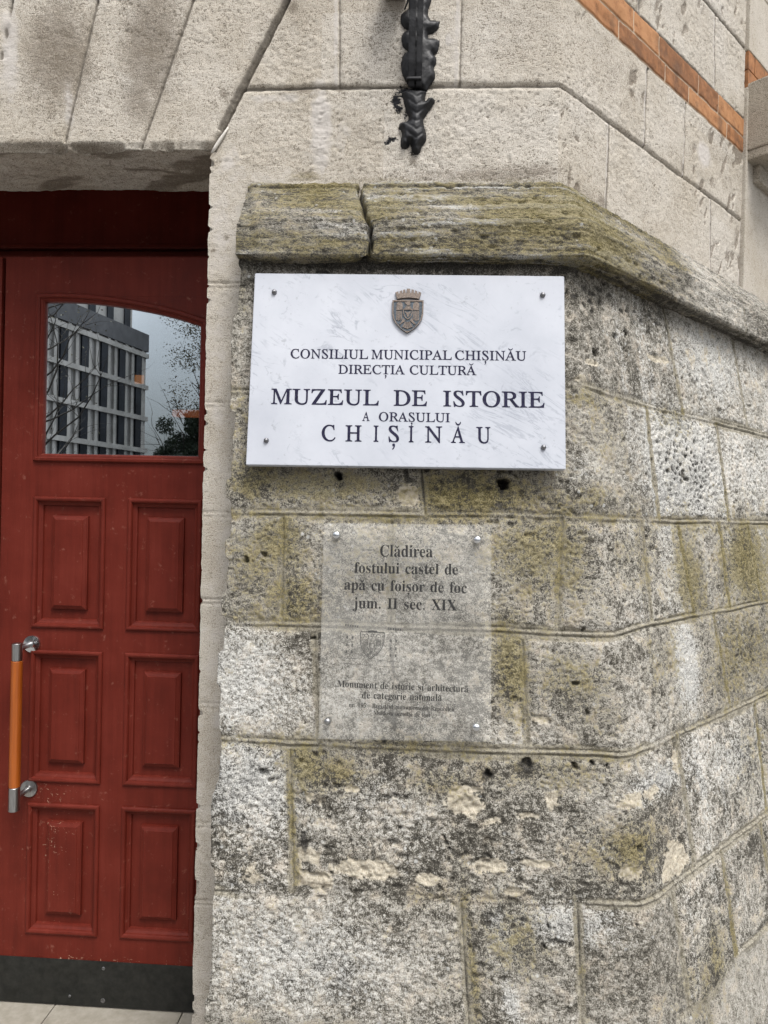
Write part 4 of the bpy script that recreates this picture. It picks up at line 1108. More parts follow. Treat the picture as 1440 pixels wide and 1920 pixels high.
# ------------------------------------------------------------------ lettering
GLYPHS = {
 'rC': (471, '221 -10 183 -8 147 0 113 13 81 30 53 52 28 78 6 108 -11 142 -24 179 -31 211 -33 244 -30 276 -24 307 -13 337 1 365 18 391 38 413 61 433 100 456 143 470 189 475 217 473 249 467 285 457 305 453 316 458 323 470 336 470 347 332 333 332 331 343 328 353 317 383 301 407 282 427 259 441 232 450 202 453 175 450 150 443 127 430 106 414 87 394 72 370 59 343 51 313 46 281 45 247 48 211 56 175 73 129 95 91 124 60 157 37 192 23 231 19 286 28 333 56 370 103 386 91 367 60 344 34 319 15 291 1 258 -7'),
 'rO': (516, '203 -10 167 -8 134 -1 102 11 73 27 47 46 24 70 4 98 -12 128 -23 162 -30 192 -33 222 -32 253 -27 282 -20 310 -9 338 4 364 20 387 38 409 59 428 81 444 106 457 132 467 159 473 187 475 223 472 256 465 287 453 316 437 341 417 364 393 384 365 399 335 410 302 416 277 419 252 419 227 417 201 413 176 407 152 399 128 388 106 376 85 363 65 348 48 331 32 294 9 251 -5|198 10 220 12 241 18 260 29 277 43 292 60 305 80 316 102 325 127 333 153 337 181 340 210 340 240 338 271 334 301 327 331 313 368 296 399 276 423 251 441 224 451 194 455 171 452 149 445 128 434 110 418 93 398 79 374 67 348 57 318 51 286 48 261 47 236 47 211 49 186 53 162 59 137 73 99 91 68 113 43 138 25 167 14'),
 'rN': (500, '341 -11 50 373 52 84 53 60 56 43 63 29 74 20 92 16 118 13 118 0 -34 0 -34 13 -7 16 10 25 19 43 22 73 21 393 21 401 19 408 12 423 -2 438 -19 448 -39 451 -44 451 -44 465 53 465 323 108 322 381 321 405 318 422 310 436 299 445 281 449 255 451 255 465 407 465 407 451 374 447 363 440 356 429 352 414 351 392 354 -11'),
 'rS': (369, '156 -9 126 -7 92 -1 55 10 45 13 38 13 23 8 17 -8 5 -8 -15 146 -2 146 13 106 32 72 56 46 83 26 112 15 143 11 166 14 185 23 200 38 208 57 211 79 207 105 200 122 189 139 159 174 127 201 90 232 61 256 38 277 20 297 2 325 -10 353 -14 376 -15 397 -11 416 -3 433 9 447 24 459 43 468 65 473 90 475 121 473 151 466 175 459 186 457 200 461 207 473 220 473 236 336 226 336 213 372 197 401 178 424 156 440 132 450 106 453 85 451 68 444 55 433 48 417 46 398 50 376 59 356 75 334 96 313 120 291 160 259 201 224 230 195 252 162 266 126 271 101 271 78 266 57 257 38 244 22 227 8 207 -1 183 -7'),
 'rI': (245, '-31 0 -31 13 -28 13 5 18 14 25 20 36 25 73 22 385 19 419 12 433 0 443 -17 449 -41 451 -41 465 146 465 147 451 141 451 117 448 102 439 94 421 91 392 94 80 98 45 105 31 116 21 133 16 157 13 157 0'),
 'rL': (449, '-24 0 -25 13 -22 13 5 16 21 26 29 43 32 73 28 385 28 405 25 419 18 433 7 443 -11 449 -34 451 -35 465 150 465 149 452 124 449 108 440 99 422 97 393 99 92 100 64 101 51 108 37 118 29 134 25 158 24 206 24 238 25 266 28 288 33 307 40 323 51 336 65 346 83 355 105 362 132 375 132 368 0'),
 'rU': (491, '203 -10 159 -6 120 5 85 24 56 48 34 78 20 113 17 131 14 154 14 181 11 388 9 420 1 435 -11 444 -30 449 -58 452 -58 465 138 465 139 452 133 452 106 448 89 436 83 423 80 405 79 381 82 193 82 157 85 129 89 109 98 84 113 63 132 46 154 33 180 25 209 23 234 24 255 29 274 38 289 49 301 63 310 79 316 103 319 137 320 181 318 355 317 387 312 412 304 431 292 443 274 449 247 452 247 465 403 465 405 452 395 452 374 448 359 438 351 420 348 396 348 357 350 163 349 124 344 90 336 62 325 39 309 20 289 7 265 -3 236 -8'),
 'rM': (590, '-36 0 -36 13 -2 18 9 25 15 36 20 73 21 385 17 419 10 433 -1 443 -19 449 -43 451 -42 465 83 465 231 108 367 465 495 465 495 451 489 451 465 448 450 439 442 421 439 392 443 80 443 60 446 45 453 31 464 21 481 16 505 13 506 0 322 0 322 11 354 18 364 26 370 39 374 83 371 392 219 0 210 0 48 393 48 103 49 71 53 48 61 31 72 21 90 16 114 13 114 0'),
 'rP': (403, '-34 0 -34 13 -31 13 -5 16 11 25 19 42 22 73 19 385 15 419 8 434 -3 443 -20 449 -44 451 -44 465 138 465 220 453 277 418 308 361 313 335 312 311 305 289 293 270 276 253 253 240 227 230 195 224 159 222 98 222 90 220 88 214 90 64 91 55 92 46 100 30 113 20 133 15 161 13 161 0|126 242 167 246 199 257 221 275 234 299 237 329 231 364 222 389 209 410 193 425 173 436 149 442 120 445 104 443 94 438 88 426 86 405 88 263 89 253 92 247 97 244'),
 'rA': (463, '-85 0 -85 13 -58 18 -34 32 -15 56 57 182 224 475 238 475 337 58 345 37 359 24 379 16 407 13 409 0 221 0 220 13 225 13 252 16 265 26 269 46 264 78 244 158 89 158 80 156 74 150 40 90 28 66 22 48 22 36 28 24 38 17 53 14 75 13 75 0|92 183 239 183 196 367'),
 'rH': (520, '-34 0 -34 13 -31 13 1 18 11 25 17 36 21 51 22 73 19 385 15 419 8 433 -3 443 -20 449 -44 451 -44 465 141 465 141 451 139 451 113 448 97 439 89 421 86 390 87 285 88 271 91 265 96 262 113 259 285 259 301 262 305 274 304 385 300 419 293 433 281 443 264 449 240 451 240 465 426 465 426 451 420 451 396 448 381 439 373 421 370 392 373 80 374 60 376 45 383 31 395 21 412 16 436 13 437 0 251 0 251 13 253 13 286 18 296 25 302 36 306 73 305 212 305 217 304 222 301 228 296 232 278 234 107 234 92 231 88 220 89 80 90 60 92 45 99 31 110 21 127 16 151 13 152 0'),
 'rR': (451, '-34 0 -34 13 -31 13 -4 17 12 27 20 45 22 73 19 385 15 420 8 434 -3 443 -20 449 -44 451 -44 465 153 465 196 462 234 453 266 438 291 418 310 393 322 364 323 307 290 264 224 235 328 85 344 63 359 45 373 31 393 18 415 13 418 13 418 0 314 0 158 228 143 228 112 229 88 231 90 89 93 46 101 30 112 20 129 15 151 13 158 13 158 0|133 250 175 253 208 263 232 280 246 303 251 331 246 363 223 407 184 434 128 443 102 440 95 435 90 427 87 398 88 253 109 251'),
 'rE': (454, '-34 0 -34 13 -31 13 -5 16 11 25 19 43 21 73 19 385 15 419 8 433 -3 443 -20 449 -44 451 -44 465 311 465 319 364 308 364 307 367 298 394 287 414 272 427 252 436 234 439 212 441 186 442 129 442 100 439 92 434 88 426 86 396 87 260 144 260 174 262 197 267 212 275 226 296 231 326 243 326 242 161 230 161 225 187 218 206 211 220 201 229 188 234 148 237 88 237 89 83 90 62 92 47 98 36 108 28 124 25 147 24 193 24 223 25 249 28 272 34 292 42 308 53 322 67 334 84 343 105 351 128 364 128 351 0'),
 'rT': (420, '50 0 49 13 54 13 75 15 91 19 103 28 109 41 114 89 113 417 111 429 104 438 90 441 72 441 46 440 24 437 6 432 -14 420 -28 404 -35 381 -38 352 -54 353 -55 465 332 465 342 350 329 350 327 361 324 371 311 404 293 425 275 434 253 439 224 441 196 441 184 437 181 423 182 93 186 43 194 28 206 19 226 15 253 13 261 13 261 0'),
 'rD': (507, '-36 0 -35 13 -32 13 -5 16 11 26 19 43 22 73 19 385 15 419 8 433 -3 443 -21 449 -45 451 -44 465 134 465 177 462 218 454 256 442 290 424 321 402 349 375 372 344 390 310 403 272 411 236 413 202 410 169 402 137 389 108 371 82 348 58 320 38 288 22 252 10 211 2 167 0|164 22 200 25 231 32 258 44 280 60 299 80 313 103 324 130 331 158 334 189 333 221 329 254 321 287 304 334 281 373 252 403 217 425 177 438 131 443 100 439 92 433 88 423 85 387 88 89 91 49 99 36 112 28 134 24'),
 'rZ': (459, '-11 0 -14 10 231 439 106 439 80 438 58 435 39 431 17 420 1 403 -7 389 -13 372 -17 352 -30 352 -25 465 325 465 327 457 80 27 198 27 270 30 294 34 313 41 327 51 339 64 349 81 356 102 362 128 376 128 370 0'),
 'bC': (468, '257 -11 213 -7 174 3 137 20 105 43 78 71 56 104 39 142 29 184 26 228 30 273 39 314 56 351 79 384 106 412 139 435 176 452 216 462 259 465 292 463 328 454 367 440 388 435 408 443 419 465 437 465 437 308 420 308 403 347 381 380 356 407 328 427 298 439 265 443 212 430 174 389 151 321 144 226 152 138 177 74 219 36 278 24 305 26 331 33 358 45 383 61 407 81 428 106 447 89 409 45 365 14 314 -5'),
 'bI': (261, '13 0 13 17 42 23 61 32 72 49 75 75 75 387 72 412 63 427 45 435 13 439 13 455 244 455 244 439 214 435 196 427 186 412 183 387 183 77 187 44 194 34 206 26 246 17 246 0'),
 'bX': (471, '11 0 11 17 40 23 66 39 90 66 193 208 78 386 47 425 33 435 16 439 14 439 14 455 244 455 244 439 229 439 200 433 190 415 193 404 201 388 265 289 322 373 335 396 339 414 328 432 293 439 293 455 458 455 458 439 455 439 427 435 403 423 388 410 372 394 357 373 281 265 413 57 436 28 448 20 461 17 464 17 464 0 238 0 238 17 243 17 278 23 290 41 286 57 275 79 210 183 138 81 128 62 124 45 137 24 174 17 174 0'),
 'bM': (634, '14 0 14 17 43 22 61 32 72 50 75 79 75 382 74 402 71 416 64 426 53 432 15 439 15 455 185 455 317 142 449 455 617 455 617 439 590 433 573 423 563 405 560 378 560 85 561 61 565 43 571 31 582 23 596 19 617 17 617 0 396 0 396 17 433 25 443 32 450 44 453 61 455 83 455 399 288 0 270 0 105 389 105 80 109 48 120 30 139 20 169 17 169 0'),
 'bR': (473, '15 0 15 17 45 22 62 32 72 50 75 81 75 379 71 406 62 424 44 434 16 439 16 455 217 455 278 452 329 442 367 426 395 403 412 372 417 334 406 285 372 248 315 224 432 50 452 26 463 19 478 17 480 17 480 0 338 0 201 212 182 212 182 81 185 50 194 32 212 22 242 17 242 0|182 234 203 234 235 236 261 245 280 258 293 278 301 304 304 336 295 389 268 421 224 431 202 429 190 422 184 409 182 385'),
 'ba': (344, '255 -10 226 -5 208 10 200 35 168 11 133 -4 95 -9 64 -4 40 11 25 34 20 63 25 91 39 115 63 136 98 155 143 173 199 190 199 241 196 266 187 282 171 292 148 296 115 290 104 274 113 257 121 243 123 231 120 215 110 202 95 194 77 191 59 194 45 203 36 218 33 236 37 259 49 278 69 295 95 308 115 314 137 317 162 318 205 315 239 307 263 292 280 271 290 244 293 210 293 62 295 40 298 36 304 34 320 42 329 28 306 7 281 -6|151 34 174 41 187 50 199 63 199 169 154 151 127 123 118 84 122 56 133 39'),
 'bb': (361, '43 -11 43 388 41 414 37 428 26 436 8 439 8 455 138 455 138 279 162 301 190 314 221 318 244 316 265 310 284 299 301 284 315 266 326 245 335 221 340 195 342 166 340 133 333 103 323 75 308 51 291 30 270 13 246 0 220 -8 192 -10 162 -6 133 7 105 28 53 -11|183 14 204 18 220 30 232 49 239 77 244 114 245 160 244 197 239 228 231 251 212 273 184 280 169 277 155 270 144 257 138 242 138 69 143 38 158 20'),
 'bc': (293, '156 -10 131 -8 108 -1 87 11 67 26 51 45 38 68 28 93 21 120 19 150 22 181 29 210 40 237 55 260 74 280 96 297 120 309 146 317 175 319 204 317 230 310 250 298 271 275 277 245 275 228 266 215 253 207 236 204 214 209 201 225 196 251 197 261 197 271 190 290 169 297 138 285 118 248 112 187 115 142 123 105 137 76 156 55 178 42 204 38 227 42 250 53 271 72 285 60 248 21 205 -2'),
 'bd': (370, '140 -10 117 -8 97 -1 78 10 61 26 47 44 35 66 26 91 21 118 19 147 21 180 27 210 36 237 48 261 63 281 81 297 101 309 123 316 146 318 175 314 201 301 223 280 223 401 220 419 212 430 198 437 176 439 176 455 319 455 319 75 320 54 325 41 335 32 353 28 353 11 315 8 271 1 223 -10 223 39 201 12 173 -5|171 28 187 31 202 41 215 56 223 76 223 242 217 257 206 270 191 278 174 281 147 273 130 250 123 225 119 193 118 153 119 115 123 83 130 58 146 36'),
 'be': (301, '154 -10 129 -8 106 -1 85 10 66 26 50 45 37 69 27 95 21 125 19 157 21 187 28 215 38 240 51 263 68 282 87 298 109 309 132 316 157 318 193 314 224 301 249 280 268 251 279 216 283 173 283 166 117 166 127 97 154 56 199 42 225 47 248 62 270 86 285 73 248 27 205 -1|116 192 201 192 201 215 201 241 198 261 193 277 181 292 161 297 136 286 121 255 116 203'),
 'bf': (214, '15 0 15 16 40 22 46 27 50 35 52 73 52 277 16 277 16 310 52 310 52 353 56 386 67 413 85 436 109 452 139 461 174 465 200 463 222 456 240 446 257 425 263 400 260 381 252 367 239 358 224 355 208 358 195 365 187 376 185 391 187 405 193 420 196 426 197 433 193 441 180 443 163 440 153 430 149 413 148 390 148 310 203 310 203 277 148 277 148 65 150 40 158 26 173 18 199 16 199 0'),
 'bg': (327, '146 -140 106 -138 73 -132 48 -122 22 -100 14 -75 20 -54 38 -38 69 -26 44 -10 29 9 24 30 28 54 42 74 57 86 77 98 102 110 58 135 31 169 22 212 27 242 40 268 53 282 69 295 88 305 109 312 132 317 157 318 183 317 208 312 233 304 317 304 317 268 268 268 281 248 289 226 291 203 288 176 276 151 258 131 234 116 215 108 194 104 172 103 157 103 142 104 126 102 112 94 104 84 101 71 111 55 141 49 175 49 208 48 236 45 259 40 285 29 303 13 312 -9 316 -37 311 -67 296 -92 272 -113 239 -128 197 -137|157 124 178 130 190 146 195 163 198 184 199 211 198 238 195 260 190 276 178 292 157 297 137 292 124 276 118 260 115 238 114 211 115 184 118 163 124 146 137 130|161 -116 218 -111 252 -94 263 -66 260 -51 249 -41 231 -36 205 -34 97 -34 79 -52 73 -73 79 -89 95 -103 111 -111 133 -115'),
 'bh': (381, '18 0 18 16 35 19 45 26 51 37 52 56 52 399 51 417 46 429 36 437 19 440 19 455 148 455 148 267 175 295 207 313 243 318 292 306 321 271 330 212 330 56 332 38 337 26 347 19 363 16 363 0 202 0 202 16 207 16 228 26 235 56 235 217 234 241 229 258 219 268 203 271 183 267 164 255 148 235 148 56 149 38 154 26 164 19 180 16 180 0'),
 'bi': (198, '101 362 81 366 65 376 54 393 50 412 54 432 65 449 81 460 101 463 120 460 137 449 147 432 151 412 147 393 136 376 120 366|18 0 18 16 35 19 45 26 51 37 52 56 52 252 51 272 47 285 37 291 20 293 21 310 148 310 148 56 150 38 154 26 164 19 180 16 180 0'),
 'bj': (210, '106 363 86 367 70 378 59 394 56 414 59 434 71 450 87 461 106 465 126 461 142 450 153 434 157 414 153 394 142 378 126 367|36 -140 11 -138 -11 -131 -29 -120 -44 -105 -53 -88 -56 -70 -53 -53 -45 -40 -32 -32 -15 -29 2 -31 15 -39 23 -51 26 -66 24 -76 19 -87 11 -103 16 -113 31 -117 49 -113 58 -100 62 -80 64 -54 64 250 62 271 56 284 43 291 22 294 22 310 159 310 159 -21 156 -58 145 -87 127 -110 102 -127 72 -137'),
 'bl': (199, '18 0 18 16 35 19 45 26 51 37 52 56 52 398 51 417 47 429 38 436 20 439 20 455 148 455 148 56 150 38 154 26 164 19 180 16 180 0'),
 'bm': (554, '18 0 18 16 35 19 45 26 51 37 52 56 52 253 51 271 46 284 36 291 19 294 19 310 146 310 146 265 173 294 204 312 237 318 277 312 305 293 320 261 348 293 381 312 418 318 465 306 494 271 504 212 504 56 505 38 510 26 520 19 536 16 536 0 377 0 377 16 393 19 403 26 408 38 410 56 410 217 408 241 404 258 394 268 377 271 358 268 341 256 324 237 324 56 326 38 331 26 340 19 356 16 356 0 199 0 199 16 215 19 225 26 230 38 232 56 232 217 230 241 226 258 216 268 199 271 180 267 162 255 146 235 146 56 148 38 152 27 162 19 177 16 177 0'),
 'bn': (381, '18 0 18 16 35 19 45 26 51 37 52 56 52 253 51 271 46 284 36 291 19 294 19 310 148 310 148 267 175 296 207 313 243 318 292 306 321 271 330 212 330 56 332 38 337 26 347 19 363 16 363 0 202 0 202 16 207 16 228 26 235 56 235 217 234 241 229 258 219 268 203 271 183 267 164 255 148 235 148 56 149 38 154 26 164 19 180 16 180 0'),
 'bo': (336, '169 -10 140 -8 114 -1 90 11 69 27 52 47 38 70 27 96 21 124 19 154 21 184 27 213 38 239 52 262 69 281 90 297 114 309 140 316 168 318 196 316 222 309 245 298 266 282 283 263 298 240 308 214 315 185 317 154 315 123 308 94 298 69 284 46 266 26 245 11 222 -1 197 -8|169 11 193 18 209 39 214 56 217 81 220 154 218 206 214 245 208 271 192 292 169 299 144 292 128 271 122 245 118 206 117 154 120 82 123 56 128 39 144 18'),
 'bp': (371, '17 -139 17 -124 31 -122 40 -117 47 -110 50 -101 52 -64 52 243 51 269 46 283 37 291 19 295 19 310 143 310 143 263 166 294 195 313 230 319 253 317 274 310 293 298 309 283 323 264 335 241 343 216 348 189 350 160 348 128 343 99 334 72 323 48 308 28 291 12 272 0 250 -8 227 -10 196 -5 170 9 148 32 148 -58 152 -99 158 -110 167 -118 197 -123 197 -139|195 28 222 36 239 59 247 84 251 116 253 154 251 192 247 223 241 248 225 270 199 278 179 273 162 259 148 235 148 69 160 46 176 33'),
 'br': (287, '18 0 18 16 35 19 45 26 51 37 52 56 52 252 51 273 46 285 37 291 20 293 21 310 146 310 146 252 158 272 172 288 187 301 210 314 233 318 258 315 275 304 286 287 289 266 287 248 278 234 265 225 248 222 233 224 222 231 207 250 199 257 189 260 175 255 162 241 152 220 149 192 149 56 152 37 159 25 173 19 197 16 197 0'),
 'bs': (288, '151 -10 132 -8 110 -3 87 6 73 9 60 4 51 -9 36 -9 36 105 53 105 61 79 72 57 87 39 112 21 140 15 162 18 179 27 189 40 192 58 183 84 156 105 107 130 85 142 68 155 54 169 41 193 37 220 40 247 49 270 65 291 86 306 111 316 141 319 166 316 199 308 206 306 213 305 223 308 230 319 244 319 244 222 228 222 220 244 209 262 196 277 174 291 149 296 130 294 116 286 108 274 105 259 107 244 115 232 128 222 146 212 191 189 212 178 229 165 241 151 253 127 257 95 254 65 244 39 228 18 206 2 181 -7'),
 'bt': (228, '124 -9 99 -7 80 -1 66 10 56 26 50 46 48 71 48 279 20 279 20 300 88 369 105 389 118 407 129 424 144 424 144 310 208 310 208 279 144 279 144 82 146 64 149 51 157 43 168 40 189 49 206 75 222 66 198 24 165 -1'),
 'bu': (375, '131 -10 103 -7 81 2 65 17 54 38 48 65 46 97 46 248 44 268 39 282 29 291 11 294 11 310 142 310 142 74 144 58 151 46 162 38 177 36 205 43 228 66 228 248 226 269 221 283 209 291 189 294 189 310 324 310 324 70 326 51 331 39 342 33 360 30 360 13 321 10 277 3 228 -10 228 40 209 19 186 3 160 -7'),
 'bv': (306, '142 -10 38 248 22 281 12 290 -3 293 -3 310 164 310 164 294 156 294 136 290 129 276 130 268 185 122 236 253 241 272 232 289 203 294 203 310 305 310 305 295 289 289 278 279 260 243 160 -10'),
 'b1': (375, '65 0 65 36 120 36 135 38 146 45 152 58 154 79 154 416 108 365 87 351 67 346 52 349 40 359 31 375 28 396 74 412 91 420 111 432 132 447 179 482 254 482 254 79 256 61 261 47 271 38 288 36 343 36 343 0'),
 'b9': (375, '152 -7 127 -5 106 -2 88 4 67 17 53 33 45 51 42 69 44 83 50 94 61 102 75 107 87 80 103 56 126 41 156 36 194 48 223 84 242 145 251 230 234 212 212 198 186 188 155 185 119 189 87 201 60 220 40 248 28 282 24 324 26 355 32 383 42 409 56 431 74 450 95 466 120 477 147 484 177 486 209 484 238 476 264 463 287 444 307 420 323 390 335 353 343 310 345 261 344 225 340 190 334 157 326 126 315 97 301 72 284 49 264 30 241 14 215 3 185 -4|184 233 206 236 224 245 239 260 251 278 248 330 242 372 231 403 217 424 201 437 181 441 156 434 137 413 128 391 123 362 121 328 128 275 149 244'),
 'b5': (375, '165 -7 133 -5 106 -1 84 5 58 18 40 35 30 54 27 75 31 95 42 109 59 118 81 121 82 102 88 83 97 66 111 52 130 43 154 40 176 43 195 50 212 63 226 83 232 101 236 122 237 148 234 178 226 203 213 223 195 236 173 244 146 247 103 243 71 235 40 247 62 480 316 480 319 357 281 357 275 380 267 399 258 404 244 406 105 406 94 281 126 288 168 291 216 287 258 276 293 256 319 228 335 192 340 148 338 120 333 96 324 75 312 56 299 40 282 27 265 16 246 8 226 1 205 -3 185 -6'),
 'b.': (180, '89 -9 74 -7 60 1 51 15 48 36 51 57 60 71 74 79 89 81 106 79 119 71 129 57 132 36 129 15 119 1 106 -7'),
 'b-': (216, '27 154 27 206 189 206 189 154'),
}
_gl = {}
def glyph(k):
    if k not in _gl:
        adv, s = GLYPHS[k]
        cs = []
        for c in s.split('|'):
            q = [int(v) / 1000 for v in c.split()]
            cs.append(list(zip(q[0::2], q[1::2])))
        if k == 'rA':                      # stand the A upright about its middle
            pts = [p for c in cs for p in c]; top = max(p[1] for p in pts)
            ax = [p[0] for p in pts if p[1] > top - 0.01]; bx = [p[0] for p in pts if p[1] < 0.02]
            sh = ((min(bx) + max(bx)) / 2 - sum(ax) / len(ax)) / top
            cs = [[(x + sh * y, y) for x, y in c] for c in cs]
        _gl[k] = (adv / 1000, cs)
    return _gl[k]
def arc_strip(cx, cy, r, a0, a1, w, n=8):
    t = lambda k: w * (0.35 + 0.65 * (1 - abs(2 * k / n - 1)))
    o = [(cx + (r + t(k)) * math.cos(a0 + (a1 - a0) * k / n), cy + (r + t(k)) * math.sin(a0 + (a1 - a0) * k / n)) for k in range(n + 1)]
    i = [(cx + r * math.cos(a0 + (a1 - a0) * k / n), cy + r * math.sin(a0 + (a1 - a0) * k / n)) for k in range(n, -1, -1)]
    return (o + i)[::-1]
def marks(ch, cs, bold):
    xs = [x for c in cs for x, y in c]; ys = [y for c in cs for x, y in c]
    cx = (min(xs) + max(xs)) / 2; top = max(ys)
    if ch in 'Ăă':
        r = 0.085 if ch == 'Ă' else 0.082
        w = 0.035 if not bold else 0.055
        return [arc_strip(cx + (0.0 if ch == 'Ă' else -.01), top + 0.155, r, math.radians(195), math.radians(345), w)]
    if ch in 'ȘșȚț':
        y = -0.06; r = 0.032 if not bold else 0.042
        return [[(cx - r, y - .03), (cx - r * .6, y), (cx + r * .6, y), (cx + r * 1.05, y - .03), (cx + r * .9, y - .085), (cx + r * .1, y - .14), (cx - r * .9, y - .165), (cx - r * .9, y - .15), (cx - .0, y - .115), (cx + r * .25, y - .075), (cx - r * .6, y - .062)]]
    return []
BASE = {'Ă': 'A', 'ă': 'a', 'Ș': 'S', 'ș': 's', 'Ț': 'T', 'ț': 't'}
def set_line(text, face, space=0.25, track=0.0, weight=0.0):
    x = 0; out = []
    for ch in text:
        if ch == ' ': x += space; continue
        bch = BASE.get(ch, ch)
        adv, cs = glyph(face + bch)
        for c in cs + marks(ch, cs, face == 'b'): out.append([(px + x, py) for px, py in (fatten(c, weight) if weight else c)])
        x += adv + track
    xs = [p[0] for c in out for p in c]
    x0 = min(xs); w = max(xs) - x0
    return [[((px - x0) / w, py) for px, py in c] for c in out]
CAP = {'r': 0.0, 'b': 0.0}
for _fc in CAP: CAP[_fc] = max(y for c in glyph(_fc + 'I')[1] for x, y in c)
def write(name, pieces, face, plane, n, yl, yr, cap_px, mat, parent, lift, thick=0.0006, space=0.25, track=0.0, xl=None, xr=None, weight=0.0):
    """pieces: (text, x0, x1) in photo pixels along the base line from (xl, yl) to (xr, yr), laid on the sign's own plane"""
    if xl is None: xl = pieces[0][1]
    if xr is None: xr = pieces[-1][2]
    n = np.asarray(n, float) / np.linalg.norm(n)
    if n[1] > 0: n = -n
    A, B = hit(xl, yl, plane, n), hit(xr, yr, plane, n)
    ux = (B - A) / np.linalg.norm(B - A); uy = np.cross(n, ux)
    capm = np.dot(hit((xl + xr) / 2, (yl + yr) / 2 - cap_px, plane, n) - hit((xl + xr) / 2, (yl + yr) / 2, plane, n), uy)
    cs = []
    for text, x0, x1 in pieces:
        t0 = np.dot(hit(x0, yl + (yr - yl) * (x0 - xl) / (xr - xl), plane, n) - A, ux)
        t1 = np.dot(hit(x1, yl + (yr - yl) * (x1 - xl) / (xr - xl), plane, n) - A, ux)
        for c in set_line(text, face, space, track, weight):
            cs.append([(t0 + px * (t1 - t0), py * capm / CAP[face]) for px, py in c])
    me = fill_outline(cs, thick)
    O = A + n * lift
    me.transform(Matrix(((ux[0], uy[0], n[0], O[0]), (ux[1], uy[1], n[1], O[1]), (ux[2], uy[2], n[2], O[2]), (0, 0, 0, 1))))
    return put(name, me, parent, [mat])
def area(c): return sum(a[0] * b_[1] - b_[0] * a[1] for a, b_ in zip(c, c[1:] + c[:1])) / 2
def fatten(c, d):
    """outline grown by d (holes shrink): font outlines run clockwise outside"""
    c = [p for p, q in zip(c, c[1:] + c[:1]) if math.hypot(p[0] - q[0], p[1] - q[1]) > 1e-6]
    n = len(c); out = []
    for i in range(n):
        p0, p1, p2 = Vector(c[i - 1]), Vector(c[i]), Vector(c[(i + 1) % n])
        a, e = (p1 - p0).normalized(), (p2 - p1).normalized()
        na, ne = Vector((-a.y, a.x)), Vector((-e.y, e.x))
        k = na + ne; k = k / max(0.5, k.dot(na))
        out.append((p1.x + k.x * d, p1.y + k.y * d))
    return out

# ------------------------------------------------------------------ marble plaque
def prism(name, px4, plane, n, thick, mat, parent, bev=0.0015):
    """a slab whose front face has these four photo corners on the given plane"""
    n = np.asarray(n, float) / np.linalg.norm(n)
    if n[1] > 0: n = -n
    f4 = [hit(x, y, plane, n) for x, y in px4]
    bm = bmesh.new()
    fv = [bm.verts.new(p) for p in f4]; bv = [bm.verts.new(p - n * thick) for p in f4]
    bm.faces.new(fv); bm.faces.new(bv[::-1])
    for i in range(4): bm.faces.new((fv[i], bv[i], bv[(i + 1) % 4], fv[(i + 1) % 4]))
    bmesh.ops.recalc_face_normals(bm, faces=bm.faces)
    bmesh.ops.bevel(bm, geom=list(bm.edges), offset=bev, segments=2, affect='EDGES')
    bm.normal_update()
    if isinstance(mat, list):
        for f in bm.faces: f.material_index = 0 if f.normal.dot(Vector(n)) > 0.9 else 1
    me = bpy.data.meshes.new(name); bm.to_mesh(me); bm.free()
    return put(name, me, parent, mat if isinstance(mat, list) else [mat])
PN = np.array([0, -1.0, 0.12]); PN = PN / np.linalg.norm(PN)
_zb = 1.70
PP = np.array([0, yf(_zb) - 0.043, _zb])
_c = hit(768, 872, PP, PN)
plaque = empty("marble_plaque", tuple(_c - PN * 0.022), "white marble museum plaque with engraved dark lettering and small bronze crest", "plaque")
prism("slab", [(478, 512), (1058, 517.5), (1061, 880), (461, 871.5)], PP, PN, 0.022, M['marble'], plaque)
INK = dict(mat=M['ink'], parent=plaque, lift=-0.0002, thick=0.0007)
write("lettering", [("CONSILIUL", 544.5, 690), ("MUNICIPAL", 696, 847), ("CHIȘINĂU", 853, 986.5)], 'r', PP, PN, 671.5, 676, 17.0, weight=0.009, **INK)
write("lettering", [("DIRECȚIA", 634, 759.5), ("CULTURĂ", 768, 893.5)], 'r', PP, PN, 700.5, 703.2, 16.5, weight=0.009, **INK)
for wd in (("MUZEUL", 507.7, 710), ("DE", 737.5, 800.5), ("ISTORIE", 830.5, 1021)):
    write("lettering", [wd], 'r', PP, PN, 757.2, 764.2, 28.5, weight=0.009, xl=507.7, xr=1021, **INK)
write("lettering", [("A", 679, 693.5), ("ORAȘULUI", 710, 843.5)], 'r', PP, PN, 789, 791.5, 16.5, weight=0.009, **INK)
write("lettering", [(ch, 440 + a / 2.2154, 440 + c / 2.2154) for ch, a, c in (("C", 360, 419), ("H", 459, 527), ("I", 576, 597), ("Ș", 638, 683), ("I", 722, 743), ("N", 790, 861), ("Ă", 898, 957), ("U", 1003, 1062))],
      'r', PP, PN, 826.5, 831, 29.5, weight=0.009, **INK)
def axis_frame(O, n):
    """matrix whose Z is the plane's outward normal, X to the right"""
    ux = np.array([1.0, 0, 0]); ux = ux - n * np.dot(ux, n); ux /= np.linalg.norm(ux); uy = np.cross(n, ux)
    return Matrix(((ux[0], uy[0], n[0], O[0]), (ux[1], uy[1], n[1], O[1]), (ux[2], uy[2], n[2], O[2]), (0, 0, 0, 1)))
for (x, y), r in (((514.5, 548), .0062), ((1017.5, 553.5), .0062), ((1019, 839), .0060), ((499.5, 826), .0060)):
    b = MB(); b.lathe([(r * 1.05, -.0005), (r * 1.05, .002), (r, .0035), (r * .8, .0060), (r * .45, .0076), (0, .0080)], axis_frame(hit(x, y, PP, PN), PN), 18)
    b.build("screw", M['screw'], plaque, auto=math.radians(50))
